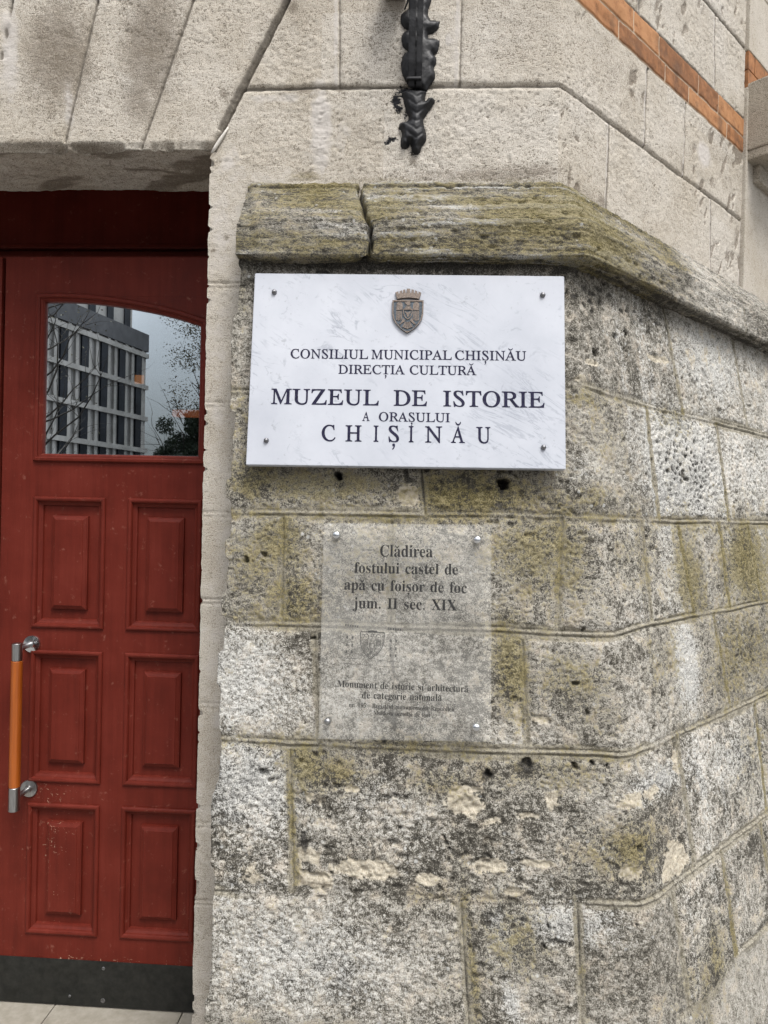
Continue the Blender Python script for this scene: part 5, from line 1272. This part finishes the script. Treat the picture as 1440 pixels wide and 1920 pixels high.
# crest: measured in a frame of 1 unit = crest width
def crest():
    O = hit(766, 592, PP, PN)
    mpp = np.linalg.norm(hit(796, 592, PP, PN) - hit(736, 592, PP, PN)) / 60.0      # metres per photo pixel
    F = axis_frame(O, PN)
    def zp(x, y):          # enlarged crop pixel (10.286 x, origin 700, 520) -> metres about the crest's middle
        return ((x / 10.286 + 700 - 766) * mpp, -(y / 10.286 + 520 - 592) * mpp)
    def shape(name, cont, z0, z1, mat, par):
        me = fill_outline([[zp(*p) for p in c] for c in cont], z1 - z0)
        me.transform(F @ Matrix.Translation((0, 0, z0))); return put(name, me, par, [mat])
    def shield(k=0):
        L = [(362 + k, 447 + k), (362 + k, 700), (385 + k, 820), (440 + k * .8, 915), (530 + k * .6, 1010), (600 + k * .4, 1062), (662, 1100 - k * 1.3)]
        R = [(1326 - x, y) for x, y in L[:-1]][::-1]
        return L + R
    body = shape("crest", [shield()], -0.0005, 0.0045, M['patina'], plaque)
    body['label'] = "small bronze crest with a walled crown over an eagle shield"
    rim = shape("crest_rim", [shield(), shield(26)[::-1]], 0.0045, 0.0062, M['bronze'], body)
    crown = [(452, 428), (424, 330), (416, 300)]
    for x0, x1, y0, y1 in ((412, 474, 292, 266), (494, 542, 268, 246), (560, 606, 240, 226), (632, 700, 214, 214), (726, 772, 226, 238), (792, 838, 244, 266), (858, 914, 268, 296)):
        dip = 322 - 24 * math.cos((x0 + x1 - 1332) / 2 / 250 * 1.4)
        if x0 > 412: crown.append((x0 + 4, dip))
        crown += [(x0, y0), (x1, y1)]
        if x1 < 914: crown.append((x1 + 2, dip))
    crown += [(902, 345), (874, 428), (800, 412), (740, 404), (660, 400), (580, 404), (520, 414)]
    shape("crown", [crown], 0.0, 0.0058, M['bronze'], body)
    shape("crown_band", [[(455, 424), (445, 375), (520, 356), (600, 345), (660, 342), (730, 345), (810, 356), (886, 376), (874, 424), (800, 408), (660, 396), (520, 410)]], 0.0058, 0.0072, M['bronze'], body)
    def wing(fl):
        X = (lambda x: x) if not fl else (lambda x: 1326 - x)
        cs = []
        cs.append([(X(a), c) for a, c in [(445, 560), (450, 510), (490, 482), (530, 486), (560, 520), (566, 640), (445, 650)]])
        for k in range(4):
            x0 = 446 + k * 29
            cs.append([(X(a), c) for a, c in [(x0, 662), (x0 + 20, 662), (x0 + 20, 850 - abs(k - 1.2) * 14), (x0 + 10, 872 - abs(k - 1.2) * 14), (x0, 850 - abs(k - 1.2) * 14)]])
        return cs
    eagle = wing(False) + wing(True)
    eagle += [[(640, 480), (662, 462), (690, 462), (710, 490), (708, 530), (690, 548), (650, 548), (636, 530), (600, 505), (604, 490)], [(640, 556), (700, 556), (730, 600), (745, 622), (590, 622), (610, 600)],
              [(575, 810), (620, 850), (600, 880), (560, 900), (530, 935), (505, 930), (545, 880), (560, 850)], [(755, 800), (710, 850), (730, 880), (765, 900), (800, 935), (830, 930), (785, 880), (768, 850)]]
    for k in range(5):
        t = (k - 2) / 2
        eagle.append([(650 + t * 34, 880), (676 + t * 34, 880), (690 + t * 78, 985 - abs(t) * 12 + 18), (664 + t * 78, 1022 - abs(t) * 34), (640 + t * 78, 985 - abs(t) * 12 + 18)])
    shape("eagle", eagle, 0.0045, 0.0060, M['bronze'], body)
    sm = [(572, 628), (760, 628), (758, 700), (740, 770), (700, 815), (666, 838), (632, 815), (592, 770), (574, 700)]
    si = [(590, 642), (742, 642), (740, 700), (724, 762), (690, 800), (666, 818), (642, 800), (608, 762), (592, 700)]
    shape("inner_shield", [sm, si[::-1]], 0.0045, 0.0064, M['bronze'], body)
    shape("inner_charge", [[(618, 660), (640, 690), (690, 690), (712, 660), (722, 690), (700, 715), (690, 750), (668, 790), (646, 750), (636, 715), (612, 690)]], 0.0045, 0.0060, M['bronze'], body)
crest()

# ------------------------------------------------------------------ clear plaque on stand-offs
QN = np.array([0, -1.0, 0.098]); QN = QN / np.linalg.norm(QN)
_zq = 1.30
QP = np.array([0, yf(_zq) - 0.026, _zq])
_c = hit(760, 1385, QP, QN)
clear = empty("clear_plaque", tuple(_c - QN * 0.005), "clear acrylic monument sign with dark grey text on four steel studs", "sign")
prism("clear_sheet", [(607, 981), (921.5, 984), (920.5, 1391), (597, 1385)], QP, QN, 0.005, [M['acrylic'], M['acrylic_back']], clear, 0.0008)
def q4(x, y): return 580 + x / 3.789, 960 + y / 3.789
def qline(text, x0, y0, x1, y1, cap, mat=M['print']):
    a, c = q4(x0, y0), q4(x1, y1)
    return write("lettering", [(text, a[0], c[0])], 'b', QP, QN, a[1], c[1], cap / 3.789, mat, clear, -0.0003, 0.0007)
qline("Clădirea", 502, 316, 876, 322, 83)
qline("fostului castel de", 320, 432, 1056, 446, 76)
qline("apă cu foișor de foc", 247, 551, 1119, 577, 76)
qline("jum. II sec. XIX", 308, 682, 1046, 700, 76)
qline("Monument de istorie și arhitectură", 198, 1243, 1129, 1281, 48)
qline("de categorie națonală", 373, 1323, 941, 1344, 48)
qline("nr. 195 - Registrul monumentelor Republicii", 281, 1384, 1031, 1418, 31)
qline("Moldova ocrotite de stat", 455, 1441, 860, 1458, 31)
# faint line drawing: crest between two towers shown by their windows
def drawing():
    me_c = []
    def stroke(pts, w):
        for (x0, y0), (x1, y1) in zip(pts, pts[1:]):
            dx, dy = x1 - x0, y1 - y0; L = math.hypot(dx, dy) or 1; ww = w * 1.5 + 0.8; nx, ny = -dy / L * ww / 2, dx / L * ww / 2
            me_c.append([(x0 + nx, y0 + ny), (x1 + nx, y1 + ny), (x1 - nx, y1 - ny), (x0 - nx, y0 - ny)])
    sh = [(362, 855), (360, 930), (372, 965), (392, 1000), (415, 1025), (436, 1044), (462, 1024), (490, 1000), (515, 965), (528, 920), (530, 855)]
    stroke(sh, 3.5); stroke([(362, 855), (530, 855)], 3.5)
    stroke([(372, 866), (370, 930), (382, 962), (400, 994), (437, 1032), (482, 994), (505, 962), (518, 922), (520, 866)], 1.6)
    stroke([(412, 852), (440, 847), (480, 850)], 6)
    for fx in (1, -1):
        X = lambda x: 445 + fx * (x - 445)
        for k in range(5): stroke([(X(386 + k * 7), 905), (X(386 + k * 7), 950 + 4 * (k % 2))], 1.8)
        stroke([(X(382), 900), (X(388), 876), (X(402), 868), (X(416), 878), (X(420), 905)], 2.2)
        stroke([(X(392), 890), (X(408), 890)], 2); stroke([(X(414), 960), (X(424), 985)], 2.2); stroke([(X(440), 985), (X(420), 1020)], 2.0); stroke([(X(445), 985), (X(434), 1024)], 2.0)
    stroke([(436, 872), (445, 866), (456, 874), (450, 888), (436, 886), (436, 872)], 2.2)
    stroke([(425, 935), (466, 935), (462, 960), (446, 978), (428, 960), (425, 935)], 2.4)
    for k in range(6): stroke([(252 + k * 17, 806 + k * 1.5), (252 + k * 17, 820 + k * 1.5)], 6)
    for k in range(6): stroke([(558 + k * 17, 816 + k * 1.2), (558 + k * 17, 832 + k * 1.2)], 6)
    for yy in (888, 942, 990):
        for xx in (268, 306): stroke([(xx - (yy - 888) * .03, yy), (xx - (yy - 888) * .03, yy + 20)], 6)
        for xx in (578, 616): stroke([(xx, yy + 12), (xx, yy + 32)], 6)
    stroke([(205, 1044), (372, 1046)], 1.6); stroke([(498, 1050), (640, 1054)], 1.6); stroke([(215, 1082), (420, 1086)], 1.2); stroke([(470, 1088), (640, 1092)], 1.2)
    O = hit(*q4(445, 945), QP, QN); mpp = np.linalg.norm(hit(*q4(545, 945), QP, QN) - hit(*q4(345, 945), QP, QN)) / 200
    v, f = [], []
    F = axis_frame(O + QN * 0.0002, QN) @ Matrix.Rotation(math.radians(-0.9), 4, 'Z')
    for c in me_c:
        k = len(v); v += [F @ Vector(((x - 445) * mpp, -(y - 945) * mpp, 0)) for x, y in c]; f.append((k, k + 1, k + 2, k + 3))
    o = from_pydata("crest_drawing", v, f, clear, [M['line']])
    o['label'] = "faint line drawing of an eagle shield between two towers"
drawing()
for (x, y), r, mt in (((631, 1003.5), .0098, 'chrome'), ((894.5, 1012.5), .0098, 'chrome'), ((892.5, 1363), .0098, 'chrome'), ((614.5, 1352), .0085, 'steel')):
    b = MB()
    b.lathe([(r * .6, -.030), (r * .6, -.0055), (r, -.0052)], axis_frame(hit(x, y, QP, QN), QN), 20)
    b.lathe([(r * .97, 0), (r, .0012), (r, .006), (r * .93, .0085), (r * .7, .0108), (r * .35, .0120), (0, .0123)], axis_frame(hit(x, y, QP, QN), QN), 28)
    b.build("stud", M[mt], clear, auto=math.radians(50))

# ------------------------------------------------------------------ wrought iron lantern bracket
bracket = empty("lantern_bracket", tuple(hit(775, 290, (0, YW, 0), YN)), "black wrought iron bracket with scalloped leaf plate on the upper wall", "bracket")
def bp(x, y, off=0.0):
    p = hit(700 + x / 6.0, y / 6.0, (0, YW, 0), YN); return (float(p[0]), YW - off, float(p[2]))
LEAF_UP = [(400, -40), (392, 110), (340, 150), (305, 185), (300, 230), (312, 290), (345, 330), (385, 345), (345, 372), (318, 405), (312, 450), (325, 520), (352, 560), (400, 588), (355, 600), (325, 645), (310, 705), (312, 790), (330, 860), (360, 915), (400, 945), (440, 1000), (600, 1040),
           (625, 985), (655, 945), (690, 900), (702, 855), (690, 800), (682, 765), (712, 720), (716, 675), (700, 640), (680, 620), (712, 605), (735, 560), (748, 505), (745, 462), (690, 442), (622, 440), (620, 392), (665, 385), (715, 352), (742, 315), (750, 250), (700, 240), (650, 236), (615, 180), (625, 110), (650, 40), (662, -40)]
LEAF_LO = [(318, 1050), (330, 1110), (345, 1180), (366, 1260), (395, 1325), (392, 1370), (345, 1375), (300, 1392), (282, 1425), (290, 1455), (312, 1478), (320, 1530), (305, 1590), (300, 1640), (318, 1680), (355, 1688), (395, 1665), (412, 1625), (425, 1660), (432, 1715), (470, 1745), (500, 1752), (525, 1720), (540, 1665), (590, 1600), (602, 1550), (590, 1480), (572, 1420), (565, 1350), (590, 1310), (640, 1235), (690, 1165), (695, 1130), (670, 1105), (640, 1098), (600, 1130), (585, 1150), (590, 1080), (600, 1036), (520, 1020), (400, 1010)]
def leaf(name, outline, thick, seed, vd):
    """beaten leaf: domed between the outline and its middle, with veins"""
    pts = [bp(x, y) for x, y in outline]
    P2 = np.array([(p[0], p[2]) for p in pts])
    x0, x1, z0, z1 = P2[:, 0].min(), P2[:, 0].max(), P2[:, 1].min(), P2[:, 1].max()
    st = 0.0026
    xs, zs = np.arange(x0 - st, x1 + 2 * st, st), np.arange(z0 - st, z1 + 2 * st, st)
    X, Z = np.meshgrid(xs, zs)
    ins = np.zeros(X.shape, bool)
    j = len(P2) - 1
    for i in range(len(P2)):
        (xi, zi), (xj, zj) = P2[i], P2[j]
        if zi != zj:
            c = ((zi > Z) != (zj > Z)) & (X < (xj - xi) * (Z - zi) / (zj - zi) + xi)
            ins ^= c
        j = i
    d = seg_dist(X, Z, list(map(tuple, P2)) + [tuple(P2[0])])
    sd = np.where(ins, d, -d)
    hgt = thick * (smooth(0, 0.012, sd) * 0.8 + 0.4 * smooth(0.0, 0.035, sd)) + 0.003 * (fbm(X * 60, Z * 60, 3, seed) - 0.5) * smooth(0, .006, sd)
    xm = np.interp(Z, np.sort(P2[:, 1]), np.full(len(P2), (x0 + x1) / 2))
    vein = np.cos((np.abs(X - xm) * 0.8 - Z) * 2 * math.pi / 0.021)
    hgt = hgt - vd * smooth(0.3, 1.0, vein) * smooth(0.002, 0.010, sd)
    idx = -np.ones(X.shape, int)
    fm = (sd[:-1, :-1] > -st) & (sd[1:, 1:] > -st) & (sd[1:, :-1] > -st) & (sd[:-1, 1:] > -st)
    # pull the outermost vertices onto the outline so that the edge is clean
    gx, gz = np.gradient(sd, axis=1) / st, np.gradient(sd, axis=0) / st
    gl = np.sqrt(gx * gx + gz * gz) + 1e-6
    mv = np.where(sd < 0, -sd, 0)
    Xn, Zn = X + gx / gl * mv, Z + gz / gl * mv
    hgt = np.where(sd <= 0, -0.004, hgt + 0.004)
    P = np.stack([Xn, YW - hgt, Zn], -1)
    return grid_parts(P, {}, [(name, fm, M['iron'])], bracket)[0]
leaf("leaf_plate", LEAF_UP, 0.010, 610, 0.0004)
leaf("leaf_plate", LEAF_LO, 0.016, 620, 0.0016)
# two flat bars side by side, swelling away from the wall and ending above the lower leaf
for xa, xb in ((402, 474), (492, 556)):
    b = MB()
    path = [(1030, .022), (1000, .026), (930, .030), (800, .040), (650, .046), (560, .050), (500, .054), (400, .058), (300, .060), (150, .068), (0, .085), (-120, .105), (-300, .150), (-480, .22), (-620, .30)]
    bm = bmesh.new(); rings = []
    xl, xr_ = bp(xa, 600)[0] , bp(xb, 600)[0]
    for k, (py, off) in enumerate(path):
        z = bp(470, py)[2]
        t = 0.012 if k else 0.006
        cxl, cxr = xl, xr_
        if 500 < py: cxl, cxr = xl - .0005, xr_ - .0005
        rings.append([bm.verts.new(q) for q in ((cxl, YW - off + t, z), (cxr, YW - off + t, z), (cxr, YW - off, z), (cxl, YW - off, z))])
    for a, c in zip(rings, rings[1:]):
        for k in range(4): bm.faces.new((a[k], a[(k + 1) % 4], c[(k + 1) % 4], c[k]))
    bm.faces.new(rings[0]); bm.faces.new(rings[-1][::-1])
    bmesh.ops.recalc_face_normals(bm, faces=bm.faces)
    bmesh.ops.bevel(bm, geom=[e for e in bm.edges], offset=0.0014, segments=2, affect='EDGES')
    b.take(bm); b.build("flat_bar", M['iron'], bracket)
b = MB()
x0, _, z0 = bp(392, 1040); x1, _, z1 = bp(566, 958)
b.box(bp(396, 1)[0], bp(562, 1)[0], YW - 0.034, YW - 0.008, bp(1, 985)[2], bp(1, 955)[2], 0.003)
b.build("collar", M['iron'], bracket)
b = MB(); b.tube([bp(405, -60, .02), bp(400, 20, .018), bp(385, 70, .014), bp(352, 140, .010)], [.003, .003, .0028, .002], 6)
b.build("wire", M['iron'], bracket)
b = MB(); b.box(bp(120, 0)[0], bp(380, 0)[0], YW - 0.10, YW - 0.002, bp(1, 22)[2], bp(1, -160)[2], 0.006); b.box(bp(300, 0)[0], bp(355, 0)[0], YW - 0.06, YW - 0.03, bp(1, 44)[2], bp(1, 24)[2], 0.003)
b.build("junction_box", M['rust'], bracket)
# ------------------------------------------------------------------ the street behind the camera, seen in the door glass
YG = YD + 0.010
def mirror(px, py, y):
    """the point at world y (behind the camera) that the door glass shows at this photo pixel"""
    d = ray(px, py); t0 = (YG - EYE[1]) / d[1]; g = EYE + d * t0
    t = (YG - y) / d[1]
    return np.array([g[0] + d[0] * t, y, g[2] + d[2] * t])
b = MB(); b.box(-60, 60, -6.0, 2.3, -0.30, -0.065); b.build("pavement", M['pave']); bpy.data.objects['pavement']['kind'] = 'structure'
b = MB(); b.box(-60, 60, -6.15, -6.0, -0.32, -0.055, 0.01); tag(b.build("kerb", M['pave']), kind='structure')
v = [(-600, -600, -0.18), (600, -600, -0.18), (600, 600, -0.18), (-600, 600, -0.18)]
tag(from_pydata("ground", v, [(0, 1, 2, 3)], None, [M['asphalt']]), kind='structure')

def office():
    yR, yL = -63.0, -50.0
    R = mirror(278, 700, yR); L = mirror(96, 700, yL)
    dirv = np.array([L[0] - R[0], L[1] - R[1], 0]); LEN = np.linalg.norm(dirv); dirv /= LEN
    nout = np.array([-dirv[1], dirv[0], 0])
    if nout[1] < 0: nout = -nout
    bld = empty("office_building", (R[0], R[1], -0.18), "pale clad office block with narrow dark windows reflected in the door glass", "building")
    MM = Matrix(((dirv[0], -nout[0], 0, R[0]), (dirv[1], -nout[1], 0, R[1]), (0, 0, 1, 0), (0, 0, 0, 1)))
    zt = mirror(278, 660, yR)[2]                  # dark band under the set-back storey
    zfl = [mirror(272, y, yR + .5)[2] for y in (668, 735, 787, 843)]
    sp_ = (zfl[0] - zfl[2]) / 2
    bay = LEN / 5.15
    tot = bay * 9
    b = MB(); b.box(0, tot, 0.3, 14, -0.2, zt, 0, M=MM); b.build("wall", M['facade'], bld)
    b = MB(); b.box(-0.1, tot, 0.05, 14, zt - 0.02, zt + 1.7, 0, M=MM); b.build("parapet", M['band'], bld)
    b = MB(); b.box(0.8, tot, 1.4, 14, zt + 1.68, zt + 6.5, 0, M=MM); b.build("top_storey", M['facade'], bld)
    b = MB(); b.box(0, tot, 1.0, 15, zt + 6.5, zt + 7.0, 0, M=MM); b.build("roof", M['band'], bld)
    fl = [zt - 0.45 - k * sp_ for k in range(8)]
    for z in fl:
        if z < 0: continue
        b = MB(); b.box(-0.05, tot, -0.02, 0.32, z - 0.22, z + 0.22, 0, M=MM); b.build("ledge", M['facade'], bld)
    first = None
    for k in range(9):
        for j, z in enumerate(fl[:6]):
            if z - sp_ < 0.3: continue
            b = MB(); b.box(k * bay + 0.75, k * bay + 0.75 + bay * 0.40, 0.12, 0.34, z - sp_ + 0.24, z - 0.24, 0, M=MM)
            b.build("window", M['dglass'], bld)
        b = MB(); b.box(k * bay + 1.2, k * bay + 2.1, 1.3, 1.5, zt + 2.0, zt + 6.0, 0, M=MM); b.build("window", M['dglass'], bld)
        for fx in (0.22, 0.86):
            b = MB(); b.box(k * bay + bay * fx, k * bay + bay * fx + 0.35, 0.10, 0.31, 0, zt - 0.03, 0, M=MM); b.build("fin", M['facade'], bld)
office()

def leaves_cloud(name, centres, radii, count, size, mat, parent, seed):
    rnd = np.random.default_rng(seed)
    ci = rnd.integers(0, len(centres), count)
    u = rnd.normal(size=(count, 3)); u /= np.linalg.norm(u, axis=1)[:, None]
    p = np.asarray(centres)[ci] + u * (rnd.random(count) ** 0.45 * np.asarray(radii)[ci])[:, None]
    a = rnd.normal(size=(count, 3)); a /= np.linalg.norm(a, axis=1)[:, None]
    c = np.cross(a, rnd.normal(size=(count, 3))); c /= np.linalg.norm(c, axis=1)[:, None]
    sz_ = size * (0.6 + 0.8 * rnd.random(count))[:, None]
    V = np.stack([p - a * sz_, p + c * sz_ * .5, p + a * sz_, p - c * sz_ * .5], 1).reshape(-1, 3)
    F = [(4 * k, 4 * k + 1, 4 * k + 2, 4 * k + 3) for k in range(count)]
    return from_pydata(name, V, F, parent, [mat])
def tree(label, base, height, crown, n, size, mat, seed, branches=9, thick=0.16, group="trees across the street"):
    rnd = random.Random(seed)
    t = empty("street_tree", (base[0], base[1], -0.18), label, "tree", group)
    b = MB()
    bx, by = base[0], base[1]
    top = Vector((bx + rnd.uniform(-.4, .4), by, height * 0.8))
    pts = [Vector((bx, by, -0.2)), Vector((bx + .05, by, height * .3)), Vector((bx - .05, by, height * .55)), top]
    b.tube(pts, [thick, thick * .8, thick * .55, thick * .2], 9)
    tips = []
    for k in range(branches):
        h0 = rnd.uniform(0.25, 0.8) * height
        p = Vector((bx, by, h0)); a = rnd.uniform(0, 2 * math.pi); l = rnd.uniform(.25, .5) * height * (1.1 - h0 / height)
        pp = [p]; dv = Vector((math.cos(a), math.sin(a), rnd.uniform(.25, .9))).normalized()
        for q in range(5):
            dv = (dv + Vector((rnd.uniform(-.35, .35), rnd.uniform(-.35, .35), rnd.uniform(-.1, .3)))).normalized()
            pp.append(pp[-1] + dv * l / 4)
        r0 = thick * .35
        b.tube(pp, [r0 * (1 - .16 * q) for q in range(6)], 6)
        for q in range(5):
            s = pp[rnd.randint(1, 5)]; w = [s]; d2 = (dv + Vector((rnd.uniform(-1, 1), rnd.uniform(-1, 1), rnd.uniform(-.4, .8)))).normalized()
            for z in range(4):
                d2 = (d2 + Vector((rnd.uniform(-.4, .4), rnd.uniform(-.4, .4), rnd.uniform(-.2, .3)))).normalized(); w.append(w[-1] + d2 * l / 8)
            b.tube(w, [r0 * .3, r0 * .24, r0 * .18, r0 * .12, r0 * .05], 4)
            tips += w[2:]
    b.build("trunk", M['bark'], t)
    if n:
        if crown is None: cs = [tuple(q) for q in tips]; rr = [0.35] * len(cs)
        else: cs, rr = crown
        leaves_cloud("crown", cs, rr, n, size, mat, t, seed)
    return t
# bare tree in front of the office, thin leafy tree and dark evergreen to its side
p = mirror(64, 880, -14); tree("bare branched street tree reflected in front of the pale office block", (p[0], -14.0), 8.6, None, 500, .03, M['leaf'], 5, 34, .085)
rnd = random.Random(8); cs, rr = [], []
for k in range(60):
    px, py = rnd.uniform(316, 410), rnd.uniform(596, 772)
    if (px - 310) < 70 * rnd.random(): continue
    cs.append(tuple(mirror(px, py, -17 + rnd.uniform(-.8, .8)))); rr.append(rnd.uniform(.25, .55))
p = mirror(396, 700, -17); tree("thin brown leaved tree reflected at the right of the door glass", (p[0], -17.0), 6.2, (cs, rr), 3400, .032, M['leaf'], 11, 44, .10)
rnd = random.Random(3); cs, rr = [], []
for k in range(46):
    px, py = rnd.uniform(300, 400), rnd.uniform(782, 900)
    if (px - 300) < 40 * rnd.random(): continue
    q = mirror(px, py, -15 + rnd.uniform(-.7, .7)); cs.append(tuple(q)); rr.append(rnd.uniform(.18, .42))
p = mirror(352, 850, -15)
tree("dark bushy evergreen reflected low at the right of the door glass", (p[0], -15.0), float(mirror(352, 790, -15)[2]) - .2, (cs, rr), 20000, .036, M['needle'], 21, 6, .14)
# lit things inside the hall, seen through the glass
def inside(px, py, y):
    d = ray(px, py); return EYE + d * ((y - EYE[1]) / d[1])
a, c = inside(248, 698, 4.9), inside(277, 726, 4.9)
lit = empty("wall_lantern", tuple((a + c) / 2), "square orange glow of a lantern inside behind the door glass", "lamp")
b = MB()
for x0, x1, z0, z1 in ((a[0], c[0], a[2] - .02, a[2]), (a[0], c[0], c[2], c[2] + .02), (a[0], a[0] + .02, c[2] + .0202, a[2] - .0202), (c[0] - .02, c[0], c[2] + .0202, a[2] - .0202)): b.box(x0, x1, 4.88, 4.96, z0, z1)
b.build("lantern_frame", M['dark'], lit)
b = MB(); b.box(a[0] + .021, c[0] - .021, 4.89, 4.95, c[2] + .021, a[2] - .021, .004); b.build("lantern_pane", M['glow'], lit)
a, c = inside(326, 769, 4.9), inside(385, 783, 4.9)
st = MB(); st.box(a[0], c[0], 4.86, 4.92, c[2], a[2], .01)
tag(st.build("wall_light", M['glow2']), "long reddish wall light inside the hall behind the door glass", "lamp")
